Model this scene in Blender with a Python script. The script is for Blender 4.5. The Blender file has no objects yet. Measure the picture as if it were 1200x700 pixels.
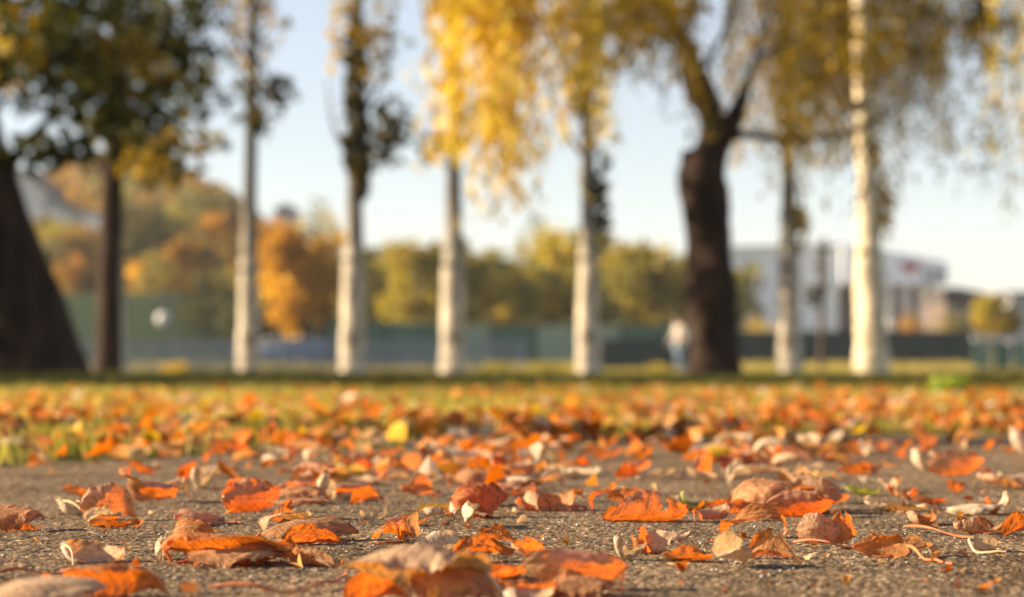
import bpy, bmesh, math, random
import numpy as np
from mathutils import Vector, Matrix

random.seed(7)
rng = np.random.default_rng(11)
R = math.radians
scene = bpy.context.scene
C = scene.collection

# ------------------------------------------------------------------ camera, sky, sun, exposure
CAM_H = 0.13
FPX = 2823.0            # focal length in pixels of the 1200 px wide photograph
HOR = 430.0             # horizon row in the photograph
cam_d = bpy.data.cameras.new('camera')
cam = bpy.data.objects.new('camera', cam_d)
C.objects.link(cam)
cam.location = (0, 0, CAM_H)
cam.rotation_euler = (R(90), 0, 0)
cam_d.sensor_width = 36
cam_d.lens = FPX / 1200 * 36
cam_d.shift_y = (HOR - 350) / 1200
cam_d.clip_start = 0.02
cam_d.clip_end = 8000
cam_d.dof.use_dof = True
cam_d.dof.focus_distance = 1.78
cam_d.dof.aperture_fstop = 7.4
cam_d.dof.aperture_blades = 0
scene.camera = cam

SUN_EL = 20.0
SUN_BACK = 4.0         # degrees the sun stands behind the picture plane, on the left
sx = -math.cos(R(SUN_BACK)) * math.cos(R(SUN_EL))
sy = math.sin(R(SUN_BACK)) * math.cos(R(SUN_EL))
sz = math.sin(R(SUN_EL))
world = bpy.data.worlds.new('World')
scene.world = world
world.use_nodes = True
wn = world.node_tree.nodes
wl = world.node_tree.links
sky = wn.new('ShaderNodeTexSky')
sky.sky_type = 'NISHITA'
sky.sun_disc = False
sky.sun_elevation = R(SUN_EL)
sky.sun_rotation = math.atan2(sx, sy)
sky.air_density = 1.0
sky.dust_density = 0.15
sky.ozone_density = 1.0
wn['Background'].inputs['Strength'].default_value = 0.053
# thin high haze: the blue washed towards white, the same all round
hs = wn.new('ShaderNodeHueSaturation'); hs.inputs['Saturation'].default_value = 0.62
wl.new(sky.outputs['Color'], hs.inputs['Color'])
tn = wn.new('ShaderNodeMix'); tn.data_type = 'RGBA'; tn.blend_type = 'MULTIPLY'; tn.inputs[0].default_value = 1.0
tn.inputs[7].default_value = (0.98, 0.99, 1.08, 1)
wl.new(hs.outputs['Color'], tn.inputs[6])
wl.new(tn.outputs[2], wn['Background'].inputs['Color'])

sun_d = bpy.data.lights.new('sun', 'SUN')
sun_d.energy = 5.0
sun_d.angle = R(0.55)
sun_d.color = (1.0, 0.79, 0.52)
sun = bpy.data.objects.new('sun', sun_d)
C.objects.link(sun)
sun.rotation_euler = Vector((sx, sy, sz)).to_track_quat('Z', 'Y').to_euler()
sun.location = (-20, 10, 30)

scene.view_settings.view_transform = 'Standard'
scene.view_settings.look = 'None'
scene.view_settings.exposure = 1.74
scene.view_settings.gamma = 1
scene.cycles.use_denoising = True
scene.cycles.max_bounces = 8
scene.cycles.transparent_max_bounces = 8
scene.cycles.sample_clamp_indirect = 6
scene.cycles.use_adaptive_sampling = True
scene.cycles.adaptive_threshold = 0.01
scene.cycles.use_fast_gi = False

# ------------------------------------------------------------------ helpers
def gp(px, py):
    """point of the flat ground seen at a pixel of the photograph"""
    Z = FPX * CAM_H / (py - HOR)
    return ((px - 600) * Z / FPX, Z)

def wp(px, py, Z):
    """point at distance Z seen at a pixel"""
    return ((px - 600) * Z / FPX, Z, CAM_H + (HOR - py) * Z / FPX)

def smooth(a, b, x):
    t = np.clip((x - a) / (b - a), 0, 1)
    return t * t * (3 - 2 * t)

def hash2(i, j, s=0):
    n = (i * 374761393 + j * 668265263 + s * 1442695041) & 0x7fffffff
    n = ((n ^ (n >> 13)) * 1274126177) & 0x7fffffff
    return ((n ^ (n >> 16)) & 0xffff) / 65535.0

def vnoise(x, y, s=0):
    x = np.asarray(x, float); y = np.asarray(y, float)
    i = np.floor(x).astype(np.int64); j = np.floor(y).astype(np.int64)
    fx = x - i; fy = y - j
    fx = fx * fx * (3 - 2 * fx); fy = fy * fy * (3 - 2 * fy)
    a = hash2(i, j, s); b = hash2(i + 1, j, s); c = hash2(i, j + 1, s); d = hash2(i + 1, j + 1, s)
    return (a * (1 - fx) + b * fx) * (1 - fy) + (c * (1 - fx) + d * fx) * fy

def fbm(x, y, s=0, o=4):
    t = 0; a = 0.5
    for k in range(o):
        t = t + a * (vnoise(np.asarray(x) * 2 ** k, np.asarray(y) * 2 ** k, s + k * 17) - 0.5) * 2
        a *= 0.5
    return t

def mesh_np(name, verts, faces, uv=None, tint=None, smooth_=True):
    """verts (n,3), faces (m,k) with k 3 or 4; uv per vertex (n,2); tint per vertex (n,3)"""
    verts = np.asarray(verts, np.float32); faces = np.asarray(faces, np.int32)
    m = bpy.data.meshes.new(name)
    k = faces.shape[1]
    m.vertices.add(len(verts)); m.vertices.foreach_set('co', verts.ravel())
    m.loops.add(faces.size); m.loops.foreach_set('vertex_index', faces.ravel())
    m.polygons.add(len(faces))
    m.polygons.foreach_set('loop_start', np.arange(0, faces.size, k, dtype=np.int32))
    m.polygons.foreach_set('loop_total', np.full(len(faces), k, np.int32))
    if smooth_:
        m.polygons.foreach_set('use_smooth', np.ones(len(faces), bool))
    m.update(calc_edges=True)
    if uv is not None:
        l = m.uv_layers.new(name='UVMap')
        l.data.foreach_set('uv', np.asarray(uv, np.float32)[faces.ravel()].ravel())
    if tint is not None:
        a = m.attributes.new('tint', 'FLOAT_COLOR', 'POINT')
        t4 = np.ones((len(verts), 4), np.float32); t4[:, :3] = tint
        a.data.foreach_set('color', t4.ravel())
    return m

def obj(name, mesh, mat=None, parent=None, loc=None):
    o = bpy.data.objects.new(name, mesh)
    C.objects.link(o)
    if mat is not None:
        if mesh.materials: mesh.materials[0] = mat
        else: mesh.materials.append(mat)
    if parent: o.parent = parent
    if loc is not None: o.location = loc
    return o

def tag(o, label=None, cat=None, group=None, kind=None):
    if label: o['label'] = label
    if cat: o['category'] = cat
    if group: o['group'] = group
    if kind: o['kind'] = kind
    return o

def empty(name, loc=(0, 0, 0), rz=0):
    o = bpy.data.objects.new(name, None)
    C.objects.link(o); o.location = loc; o.rotation_euler = (0, 0, rz)
    o.empty_display_size = 0.1
    return o

def copy_tree(o, parent=None):
    c = o.copy(); C.objects.link(c); c.parent = parent
    for ch in list(o.children):
        copy_tree(ch, c)
    return c

class MB:
    """collects boxes, tubes and polygons into one mesh"""
    def __init__(self): self.v = []; self.f = []
    def box(self, x0, x1, y0, y1, z0, z1):
        b = len(self.v)
        self.v += [(x0,y0,z0),(x1,y0,z0),(x1,y1,z0),(x0,y1,z0),(x0,y0,z1),(x1,y0,z1),(x1,y1,z1),(x0,y1,z1)]
        self.f += [tuple(b+i for i in q) for q in ((0,3,2,1),(4,5,6,7),(0,1,5,4),(1,2,6,5),(2,3,7,6),(3,0,4,7))]
        return self
    def prism(self, pts, y0, y1):
        """polygon in the xz plane pushed from y0 to y1"""
        b = len(self.v); n = len(pts)
        self.v += [(x, y0, z) for x, z in pts] + [(x, y1, z) for x, z in pts]
        self.f += [tuple(b+i for i in range(n)), tuple(b+n+i for i in reversed(range(n)))]
        self.f += [(b+i, b+n+i, b+n+(i+1) % n, b+(i+1) % n) for i in range(n)]
        return self
    def prism_x(self, pts, x0, x1):
        b = len(self.v); n = len(pts)
        self.v += [(x0, y, z) for y, z in pts] + [(x1, y, z) for y, z in pts]
        self.f += [tuple(b+i for i in range(n)), tuple(b+n+i for i in reversed(range(n)))]
        self.f += [(b+i, b+n+i, b+n+(i+1) % n, b+(i+1) % n) for i in range(n)]
        return self
    def tube(self, pts, rad, n=8):
        v, f = tube_arrays(pts, rad, n)
        b = len(self.v)
        self.v += [tuple(p) for p in v]; self.f += [tuple(int(b+i) for i in q) for q in f]
        return self
    def ball(self, c, r, n=12, sx=1, sz=1):
        b = len(self.v); m = n // 2
        for i in range(m + 1):
            th = math.pi * i / m
            for j in range(n):
                ph = 2 * math.pi * j / n
                self.v.append((c[0] + r*sx*math.sin(th)*math.cos(ph), c[1] + r*math.sin(th)*math.sin(ph), c[2] + r*sz*math.cos(th)))
        for i in range(m):
            for j in range(n):
                self.f.append((b+i*n+j, b+(i+1)*n+j, b+(i+1)*n+(j+1) % n, b+i*n+(j+1) % n))
        return self
    def build(self, name, mat, parent=None, smooth_=False, bevel=0):
        m = bpy.data.meshes.new(name); m.from_pydata(self.v, [], self.f); m.update()
        bm = bmesh.new(); bm.from_mesh(m)
        bmesh.ops.remove_doubles(bm, verts=bm.verts, dist=1e-6)
        bmesh.ops.recalc_face_normals(bm, faces=bm.faces)
        bm.to_mesh(m); bm.free()
        if smooth_: m.polygons.foreach_set('use_smooth', np.ones(len(m.polygons), bool))
        o = obj(name, m, mat, parent)
        if bevel:
            b = o.modifiers.new('bevel', 'BEVEL'); b.width = bevel; b.segments = 2
        return o

def tube_arrays(pts, rad, n=8, lump=0.0, seed=0, cap=True):
    pts = np.asarray(pts, float); rad = np.asarray(rad, float)
    k = len(pts)
    tan = np.gradient(pts, axis=0)
    tan /= np.linalg.norm(tan, axis=1)[:, None] + 1e-12
    ref = np.array([1.0, 0, 0]) if abs(tan[0][0]) < 0.8 else np.array([0, 1.0, 0])
    V = []
    u = ref
    for i in range(k):
        u = u - tan[i] * np.dot(u, tan[i]); u /= np.linalg.norm(u) + 1e-12
        w = np.cross(tan[i], u)
        a = np.arange(n) * 2 * np.pi / n
        r = rad[i] * np.ones(n)
        if lump:
            r = r * (1 + lump * fbm(a * 1.6 + seed * 3.1, np.full(n, i * 0.35), seed, 3))
        V.append(pts[i] + np.outer(np.cos(a) * r, u) + np.outer(np.sin(a) * r, w))
    V = np.vstack(V)
    F = []
    for i in range(k - 1):
        j = np.arange(n); j2 = (j + 1) % n
        F.append(np.stack([i*n+j, i*n+j2, (i+1)*n+j2, (i+1)*n+j], 1))
    F = np.vstack(F)
    return V, F

# ------------------------------------------------------------------ materials
def mat_new(name):
    m = bpy.data.materials.new(name); m.use_nodes = True
    nt = m.node_tree; nt.nodes.clear()
    out = nt.nodes.new('ShaderNodeOutputMaterial')
    return m, nt, out

def N(nt, t, **kw):
    n = nt.nodes.new(t)
    for k, v in kw.items():
        if k in n.inputs: n.inputs[k].default_value = v
        else: setattr(n, k, v)
    return n

def ramp(nt, stops, src):
    r = nt.nodes.new('ShaderNodeValToRGB')
    while len(r.color_ramp.elements) < len(stops): r.color_ramp.elements.new(0.5)
    for e, (p, c) in zip(r.color_ramp.elements, stops):
        e.position = p; e.color = (*c, 1) if len(c) == 3 else c
    nt.links.new(src, r.inputs['Fac'])
    return r

def mixc(nt, a, b, fac, blend='MIX'):
    m = nt.nodes.new('ShaderNodeMix'); m.data_type = 'RGBA'; m.blend_type = blend
    for s, v in ((6, a), (7, b), (0, fac)):
        if hasattr(v, 'links') or hasattr(v, 'is_linked'): nt.links.new(v, m.inputs[s])
        elif s == 0: m.inputs[0].default_value = v
        else: m.inputs[s].default_value = (*v, 1)
    return m.outputs[2]

def mathn(nt, op, a, b=None, c=None):
    m = nt.nodes.new('ShaderNodeMath'); m.operation = op
    for i, v in enumerate((a, b, c)):
        if v is None: continue
        if hasattr(v, 'is_linked'): nt.links.new(v, m.inputs[i])
        else: m.inputs[i].default_value = v
    return m.outputs[0]

def simple_mat(name, col, rough=0.7, var=0.15, scale=3.0, metallic=0.0, bump=0.0, spec=0.3):
    m, nt, out = mat_new(name)
    b = N(nt, 'ShaderNodeBsdfPrincipled', Roughness=rough, Metallic=metallic)
    b.inputs['Specular IOR Level'].default_value = spec
    tc = N(nt, 'ShaderNodeTexCoord')
    no = N(nt, 'ShaderNodeTexNoise', Scale=scale, Detail=6.0)
    nt.links.new(tc.outputs['Object'], no.inputs['Vector'])
    lo = tuple(max(0, c * (1 - var)) for c in col); hi = tuple(min(1, c * (1 + var)) for c in col)
    r = ramp(nt, [(0.3, lo), (0.7, hi)], no.outputs['Fac'])
    nt.links.new(r.outputs['Color'], b.inputs['Base Color'])
    if bump:
        bp = N(nt, 'ShaderNodeBump', Strength=bump, Distance=0.02)
        nt.links.new(no.outputs['Fac'], bp.inputs['Height']); nt.links.new(bp.outputs['Normal'], b.inputs['Normal'])
    nt.links.new(b.outputs['BSDF'], out.inputs['Surface'])
    return m

def leaf_mat(name, top, under, through, veins=True, trans=0.5, blotch=0.5):
    """dry leaf: upper side, paler underside, saturated colour of the light coming through"""
    m, nt, out = mat_new(name)
    L = nt.links
    uv = N(nt, 'ShaderNodeUVMap'); uv.uv_map = 'UVMap'
    sep = N(nt, 'ShaderNodeSeparateXYZ'); L.new(uv.outputs['UV'], sep.inputs[0])
    tc = N(nt, 'ShaderNodeTexCoord')
    oi = N(nt, 'ShaderNodeObjectInfo')
    add = N(nt, 'ShaderNodeVectorMath', operation='ADD')
    mul = N(nt, 'ShaderNodeVectorMath', operation='SCALE'); mul.inputs['Scale'].default_value = 37.0
    comb = N(nt, 'ShaderNodeCombineXYZ')
    L.new(oi.outputs['Random'], comb.inputs[0]); L.new(oi.outputs['Random'], comb.inputs[1])
    L.new(comb.outputs[0], mul.inputs[0]); L.new(tc.outputs['UV'], add.inputs[0]); L.new(mul.outputs[0], add.inputs[1])
    n1 = N(nt, 'ShaderNodeTexNoise', Scale=2.6, Detail=5.0, Roughness=0.6); L.new(add.outputs[0], n1.inputs['Vector'])
    n2 = N(nt, 'ShaderNodeTexNoise', Scale=16.0, Detail=4.0, Roughness=0.65); L.new(add.outputs[0], n2.inputs['Vector'])
    va = mathn(nt, 'ABSOLUTE', mathn(nt, 'SUBTRACT', sep.outputs[1], 0.5))        # 0 at the midrib, 0.5 at the margin
    ph = mathn(nt, 'SUBTRACT', mathn(nt, 'MULTIPLY', sep.outputs[0], 9.0), mathn(nt, 'SUBTRACT', mathn(nt, 'MULTIPLY', va, 3.4), mathn(nt, 'MULTIPLY', n1.outputs['Fac'], 1.1)))
    fr = mathn(nt, 'ABSOLUTE', mathn(nt, 'SUBTRACT', mathn(nt, 'FRACT', ph), 0.5))
    side = mathn(nt, 'SMOOTH_MIN', mathn(nt, 'MULTIPLY', fr, 9.0), 1.0, 0.3)
    mid = mathn(nt, 'MINIMUM', mathn(nt, 'MULTIPLY', va, 26.0), 1.0)
    vein = mathn(nt, 'MULTIPLY', mid, side)                                        # 0 on a vein
    d = tuple(c * 0.55 for c in top)
    hi = tuple(min(1, c * 1.25 + 0.02) for c in top)
    c1 = ramp(nt, [(0.33, d), (0.5, top), (0.68, hi)], n1.outputs['Fac']).outputs['Color']
    c1 = mixc(nt, c1, tuple(c * 0.45 for c in top), mathn(nt, 'MULTIPLY', ramp(nt, [(0.60, (0, 0, 0)), (0.70, (1, 1, 1))], n2.outputs['Fac']).outputs['Color'], blotch * 0.7))
    n4 = N(nt, 'ShaderNodeTexNoise', Scale=9.0, Detail=3.0, Roughness=0.5); L.new(add.outputs[0], n4.inputs['Vector'])
    edge = mathn(nt, 'MULTIPLY', mathn(nt, 'MAXIMUM', mathn(nt, 'SUBTRACT', va, 0.30), 0.0), 2.2)
    rot = ramp(nt, [(0.56, (0, 0, 0)), (0.66, (1, 1, 1))], mathn(nt, 'ADD', n4.outputs['Fac'], mathn(nt, 'MULTIPLY', edge, 0.35))).outputs['Color']
    rotf = mathn(nt, 'MULTIPLY', rot, blotch * 1.1)
    u1 = ramp(nt, [(0.32, tuple(c * 0.7 for c in under)), (0.65, under)], n1.outputs['Fac']).outputs['Color']
    geo = N(nt, 'ShaderNodeNewGeometry')
    col = mixc(nt, c1, u1, geo.outputs['Backfacing'])
    col = mixc(nt, tuple(min(1, c * 1.3 + 0.03) for c in under), col, mathn(nt, 'ADD', mathn(nt, 'MULTIPLY', vein, 0.30), 0.70))
    tr = ramp(nt, [(0.3, tuple(c * 0.6 for c in through)), (0.6, through)], n1.outputs['Fac']).outputs['Color']
    col = mixc(nt, col, (0.13, 0.055, 0.025), rotf)
    tr = mixc(nt, tr, tuple(c * 0.28 for c in through), rotf)
    tr = mixc(nt, tuple(c * 0.30 for c in through), tr, mathn(nt, 'ADD', mathn(nt, 'MULTIPLY', vein, 0.7), 0.3))
    b = N(nt, 'ShaderNodeBsdfPrincipled', Roughness=0.50)
    b.inputs['Specular IOR Level'].default_value = 0.16
    L.new(col, b.inputs['Base Color'])
    t = N(nt, 'ShaderNodeBsdfTranslucent'); L.new(tr, t.inputs['Color'])
    hgt = mathn(nt, 'ADD', mathn(nt, 'MULTIPLY', vein, 0.22), mathn(nt, 'MULTIPLY', n2.outputs['Fac'], 0.8))
    bp = N(nt, 'ShaderNodeBump', Strength=0.7, Distance=0.0022); L.new(hgt, bp.inputs['Height'])
    L.new(bp.outputs['Normal'], b.inputs['Normal']); L.new(bp.outputs['Normal'], t.inputs['Normal'])
    mx = N(nt, 'ShaderNodeMixShader'); mx.inputs[0].default_value = trans
    L.new(b.outputs[0], mx.inputs[1]); L.new(t.outputs[0], mx.inputs[2]); L.new(mx.outputs[0], out.inputs['Surface'])
    return m

def tint_leaf_mat(name, trans=0.5, rough=0.6, tsat=1.25):
    """many small leaves or blades in one mesh, each with its own colour"""
    m, nt, out = mat_new(name); L = nt.links
    a = N(nt, 'ShaderNodeAttribute'); a.attribute_name = 'tint'
    b = N(nt, 'ShaderNodeBsdfPrincipled', Roughness=rough); b.inputs['Specular IOR Level'].default_value = 0.12
    L.new(a.outputs['Color'], b.inputs['Base Color'])
    h = N(nt, 'ShaderNodeHueSaturation', Saturation=tsat, Value=1.25); L.new(a.outputs['Color'], h.inputs['Color'])
    t = N(nt, 'ShaderNodeBsdfTranslucent'); L.new(h.outputs[0], t.inputs['Color'])
    mx = N(nt, 'ShaderNodeMixShader'); mx.inputs[0].default_value = trans
    L.new(b.outputs[0], mx.inputs[1]); L.new(t.outputs[0], mx.inputs[2]); L.new(mx.outputs[0], out.inputs['Surface'])
    return m

def asphalt_mat():
    m, nt, out = mat_new('asphalt'); L = nt.links
    tc = N(nt, 'ShaderNodeTexCoord')
    a = N(nt, 'ShaderNodeAttribute'); a.attribute_name = 'tint'
    vo = N(nt, 'ShaderNodeTexVoronoi', Scale=330.0); L.new(tc.outputs['Object'], vo.inputs['Vector'])
    gs = N(nt, 'ShaderNodeSeparateColor'); L.new(vo.outputs['Color'], gs.inputs[0])
    grain = ramp(nt, [(0.0, (0.12, 0.102, 0.08)), (0.35, (0.16, 0.138, 0.107)), (0.7, (0.205, 0.178, 0.138)), (0.93, (0.28, 0.245, 0.195)), (1.0, (0.40, 0.36, 0.30))], gs.outputs[0])
    n1 = N(nt, 'ShaderNodeTexNoise', Scale=5.0, Detail=6.0, Roughness=0.65); L.new(tc.outputs['Object'], n1.inputs['Vector'])
    big = ramp(nt, [(0.34, (0.62, 0.57, 0.52)), (0.5, (0.95, 0.93, 0.9)), (0.68, (1.16, 1.10, 1.02))], n1.outputs['Fac'])
    c = mixc(nt, grain.outputs['Color'], big.outputs['Color'], 1.0, 'MULTIPLY')
    c = mixc(nt, c, a.outputs['Color'], 1.0, 'MULTIPLY')
    n2 = N(nt, 'ShaderNodeTexNoise', Scale=700.0, Detail=3.0); L.new(tc.outputs['Object'], n2.inputs['Vector'])
    h = mathn(nt, 'ADD', mathn(nt, 'MULTIPLY', vo.outputs['Distance'], -0.8), mathn(nt, 'MULTIPLY', n2.outputs['Fac'], 0.6))
    bp = N(nt, 'ShaderNodeBump', Strength=0.55, Distance=0.0012); L.new(h, bp.inputs['Height'])
    b = N(nt, 'ShaderNodeBsdfPrincipled', Roughness=0.95); b.inputs['Specular IOR Level'].default_value = 0.05
    L.new(c, b.inputs['Base Color']); L.new(bp.outputs['Normal'], b.inputs['Normal'])
    L.new(b.outputs[0], out.inputs['Surface'])
    return m

def ground_mat():
    m, nt, out = mat_new('meadow_ground'); L = nt.links
    tc = N(nt, 'ShaderNodeTexCoord')
    n1 = N(nt, 'ShaderNodeTexNoise', Scale=0.35, Detail=8.0, Roughness=0.65); L.new(tc.outputs['Object'], n1.inputs['Vector'])
    n2 = N(nt, 'ShaderNodeTexNoise', Scale=14.0, Detail=8.0, Roughness=0.7); L.new(tc.outputs['Object'], n2.inputs['Vector'])
    a = ramp(nt, [(0.3, (0.10, 0.095, 0.03)), (0.5, (0.13, 0.13, 0.04)), (0.7, (0.20, 0.16, 0.06))], n1.outputs['Fac'])
    b2 = ramp(nt, [(0.3, (0.45, 0.42, 0.4)), (0.7, (1.2, 1.15, 1.0))], n2.outputs['Fac'])
    c = mixc(nt, a.outputs['Color'], b2.outputs['Color'], 1.0, 'MULTIPLY')
    at = N(nt, 'ShaderNodeAttribute'); at.attribute_name = 'tint'
    sepc = N(nt, 'ShaderNodeSeparateColor'); L.new(at.outputs['Color'], sepc.inputs[0])
    c = mixc(nt, c, (0.022, 0.040, 0.014), sepc.outputs[0])       # mown lawn on the slope
    c = mixc(nt, c, (0.30, 0.27, 0.24), sepc.outputs[1])         # gravel walk
    c = mixc(nt, c, (0.055, 0.06, 0.02), sepc.outputs[2])        # wooded hill
    b = N(nt, 'ShaderNodeBsdfPrincipled', Roughness=0.9); b.inputs['Specular IOR Level'].default_value = 0.1
    bp = N(nt, 'ShaderNodeBump', Strength=0.5, Distance=0.03); L.new(n2.outputs['Fac'], bp.inputs['Height'])
    L.new(c, b.inputs['Base Color']); L.new(bp.outputs['Normal'], b.inputs['Normal']); L.new(b.outputs[0], out.inputs['Surface'])
    return m

def bark_mat(name, light, dark, scale=6.0, lo=0.35, hi=0.6, stretch=(1, 1, 0.25), upper=None, h0=2.0, h1=5.0, scars=False):
    m, nt, out = mat_new(name); L = nt.links
    tc = N(nt, 'ShaderNodeTexCoord')
    mp = N(nt, 'ShaderNodeMapping'); mp.inputs['Scale'].default_value = stretch
    L.new(tc.outputs['Object'], mp.inputs['Vector'])
    n1 = N(nt, 'ShaderNodeTexNoise', Scale=scale, Detail=8.0, Roughness=0.7); L.new(mp.outputs[0], n1.inputs['Vector'])
    r = ramp(nt, [(lo, dark), (hi, light)], n1.outputs['Fac']).outputs['Color']
    if scars:
        mp2 = N(nt, 'ShaderNodeMapping'); mp2.inputs['Scale'].default_value = (1, 1, 2.6); L.new(tc.outputs['Object'], mp2.inputs['Vector'])
        n3 = N(nt, 'ShaderNodeTexNoise', Scale=4.2, Detail=3.0, Roughness=0.5); L.new(mp2.outputs[0], n3.inputs['Vector'])
        r = mixc(nt, r, tuple(c * 0.5 for c in dark), ramp(nt, [(0.60, (0, 0, 0)), (0.66, (1, 1, 1))], n3.outputs['Fac']).outputs['Color'])
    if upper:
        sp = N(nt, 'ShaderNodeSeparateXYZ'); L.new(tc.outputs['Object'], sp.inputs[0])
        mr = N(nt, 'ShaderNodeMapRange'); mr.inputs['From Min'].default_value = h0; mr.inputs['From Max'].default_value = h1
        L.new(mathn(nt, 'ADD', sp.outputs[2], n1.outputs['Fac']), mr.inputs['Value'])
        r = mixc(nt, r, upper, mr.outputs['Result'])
    b = N(nt, 'ShaderNodeBsdfPrincipled', Roughness=0.85); b.inputs['Specular IOR Level'].default_value = 0.15
    bp = N(nt, 'ShaderNodeBump', Strength=0.8, Distance=0.03); L.new(n1.outputs['Fac'], bp.inputs['Height'])
    L.new(r, b.inputs['Base Color']); L.new(bp.outputs['Normal'], b.inputs['Normal']); L.new(b.outputs[0], out.inputs['Surface'])
    return m

LEAF = {
    'orange': leaf_mat('leaf_orange', (0.54, 0.24, 0.075), (0.70, 0.48, 0.29), (0.95, 0.20, 0.006), trans=0.50),
    'red':    leaf_mat('leaf_red', (0.44, 0.15, 0.045), (0.62, 0.38, 0.22), (0.92, 0.14, 0.004), trans=0.50),
    'rust':   leaf_mat('leaf_rust', (0.50, 0.26, 0.115), (0.66, 0.44, 0.26), (0.90, 0.20, 0.010), trans=0.44),
    'tan':    leaf_mat('leaf_tan', (0.62, 0.42, 0.25), (0.74, 0.59, 0.44), (0.90, 0.34, 0.04), trans=0.36),
    'cream':  leaf_mat('leaf_cream', (0.66, 0.50, 0.33), (0.72, 0.57, 0.40), (0.85, 0.52, 0.20), trans=0.30, blotch=0.25),
    'ochre':  leaf_mat('leaf_ochre', (0.50, 0.28, 0.035), (0.58, 0.42, 0.16), (0.90, 0.42, 0.015), trans=0.45),
    'green':  leaf_mat('leaf_green', (0.28, 0.27, 0.055), (0.42, 0.42, 0.18), (0.50, 0.48, 0.04), trans=0.40),
}
STEM = simple_mat('leaf_stem', (0.42, 0.13, 0.05), 0.6, 0.3, 60)
STEM_T = simple_mat('leaf_stem_tan', (0.55, 0.36, 0.20), 0.6, 0.3, 60)
TINT = tint_leaf_mat('small_leaves', 0.42)
TINT_L = tint_leaf_mat('litter_leaves', 0.34, 0.55, 1.1)
TINT_SOFT = tint_leaf_mat('grass_blades', 0.45, 0.5, 1.1)

# ------------------------------------------------------------------ fallen leaf shapes
def bend(P, ang, kfun):
    """roll the sheet about an axis in its plane; kfun(s) is the slope angle at distance s"""
    ca, sa = math.cos(ang), math.sin(ang)
    s = P[:, 0] * ca + P[:, 1] * sa; t = -P[:, 0] * sa + P[:, 1] * ca; z = P[:, 2]
    S = np.linspace(-0.14, 0.14, 561); th = kfun(S)
    cx = np.concatenate([[0], np.cumsum(np.cos((th[1:] + th[:-1]) / 2) * np.diff(S))])
    cz = np.concatenate([[0], np.cumsum(np.sin((th[1:] + th[:-1]) / 2) * np.diff(S))])
    c0x = np.interp(0, S, cx); c0z = np.interp(0, S, cz)
    X = np.interp(s, S, cx - c0x); Zc = np.interp(s, S, cz - c0z); T = np.interp(s, S, th)
    X = X - np.sin(T) * z; Zc = Zc + np.cos(T) * z
    return np.stack([X * ca - t * sa, X * sa + t * ca, Zc], 1)

# kind: (roll total angle at margin, lengthwise curl at the ends, fold at the midrib, crinkle, tilt x, tilt y)
KINDS = {
    'dome':  (-1.1, -0.8, -0.2, 1.2),
    'flat':  (0.6, 0.5, 0.1, 1.3),
    'cup':   (1.6, 0.8, 0.15, 1.1),
    'boat':  (2.1, 0.5, 0.3, 1.0),
    'tube':  (3.4, 0.3, 0.0, 0.9),
    'arch':  (-0.5, -2.3, 0.1, 1.0),
    'curl':  (0.9, 2.7, 0.2, 1.0),
    'fold':  (0.5, -0.5, 1.0, 1.2),
    'twist': (1.6, 1.7, 0.4, 1.6),
    'crumple': (1.2, -1.1, 0.5, 2.3),
}

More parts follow.
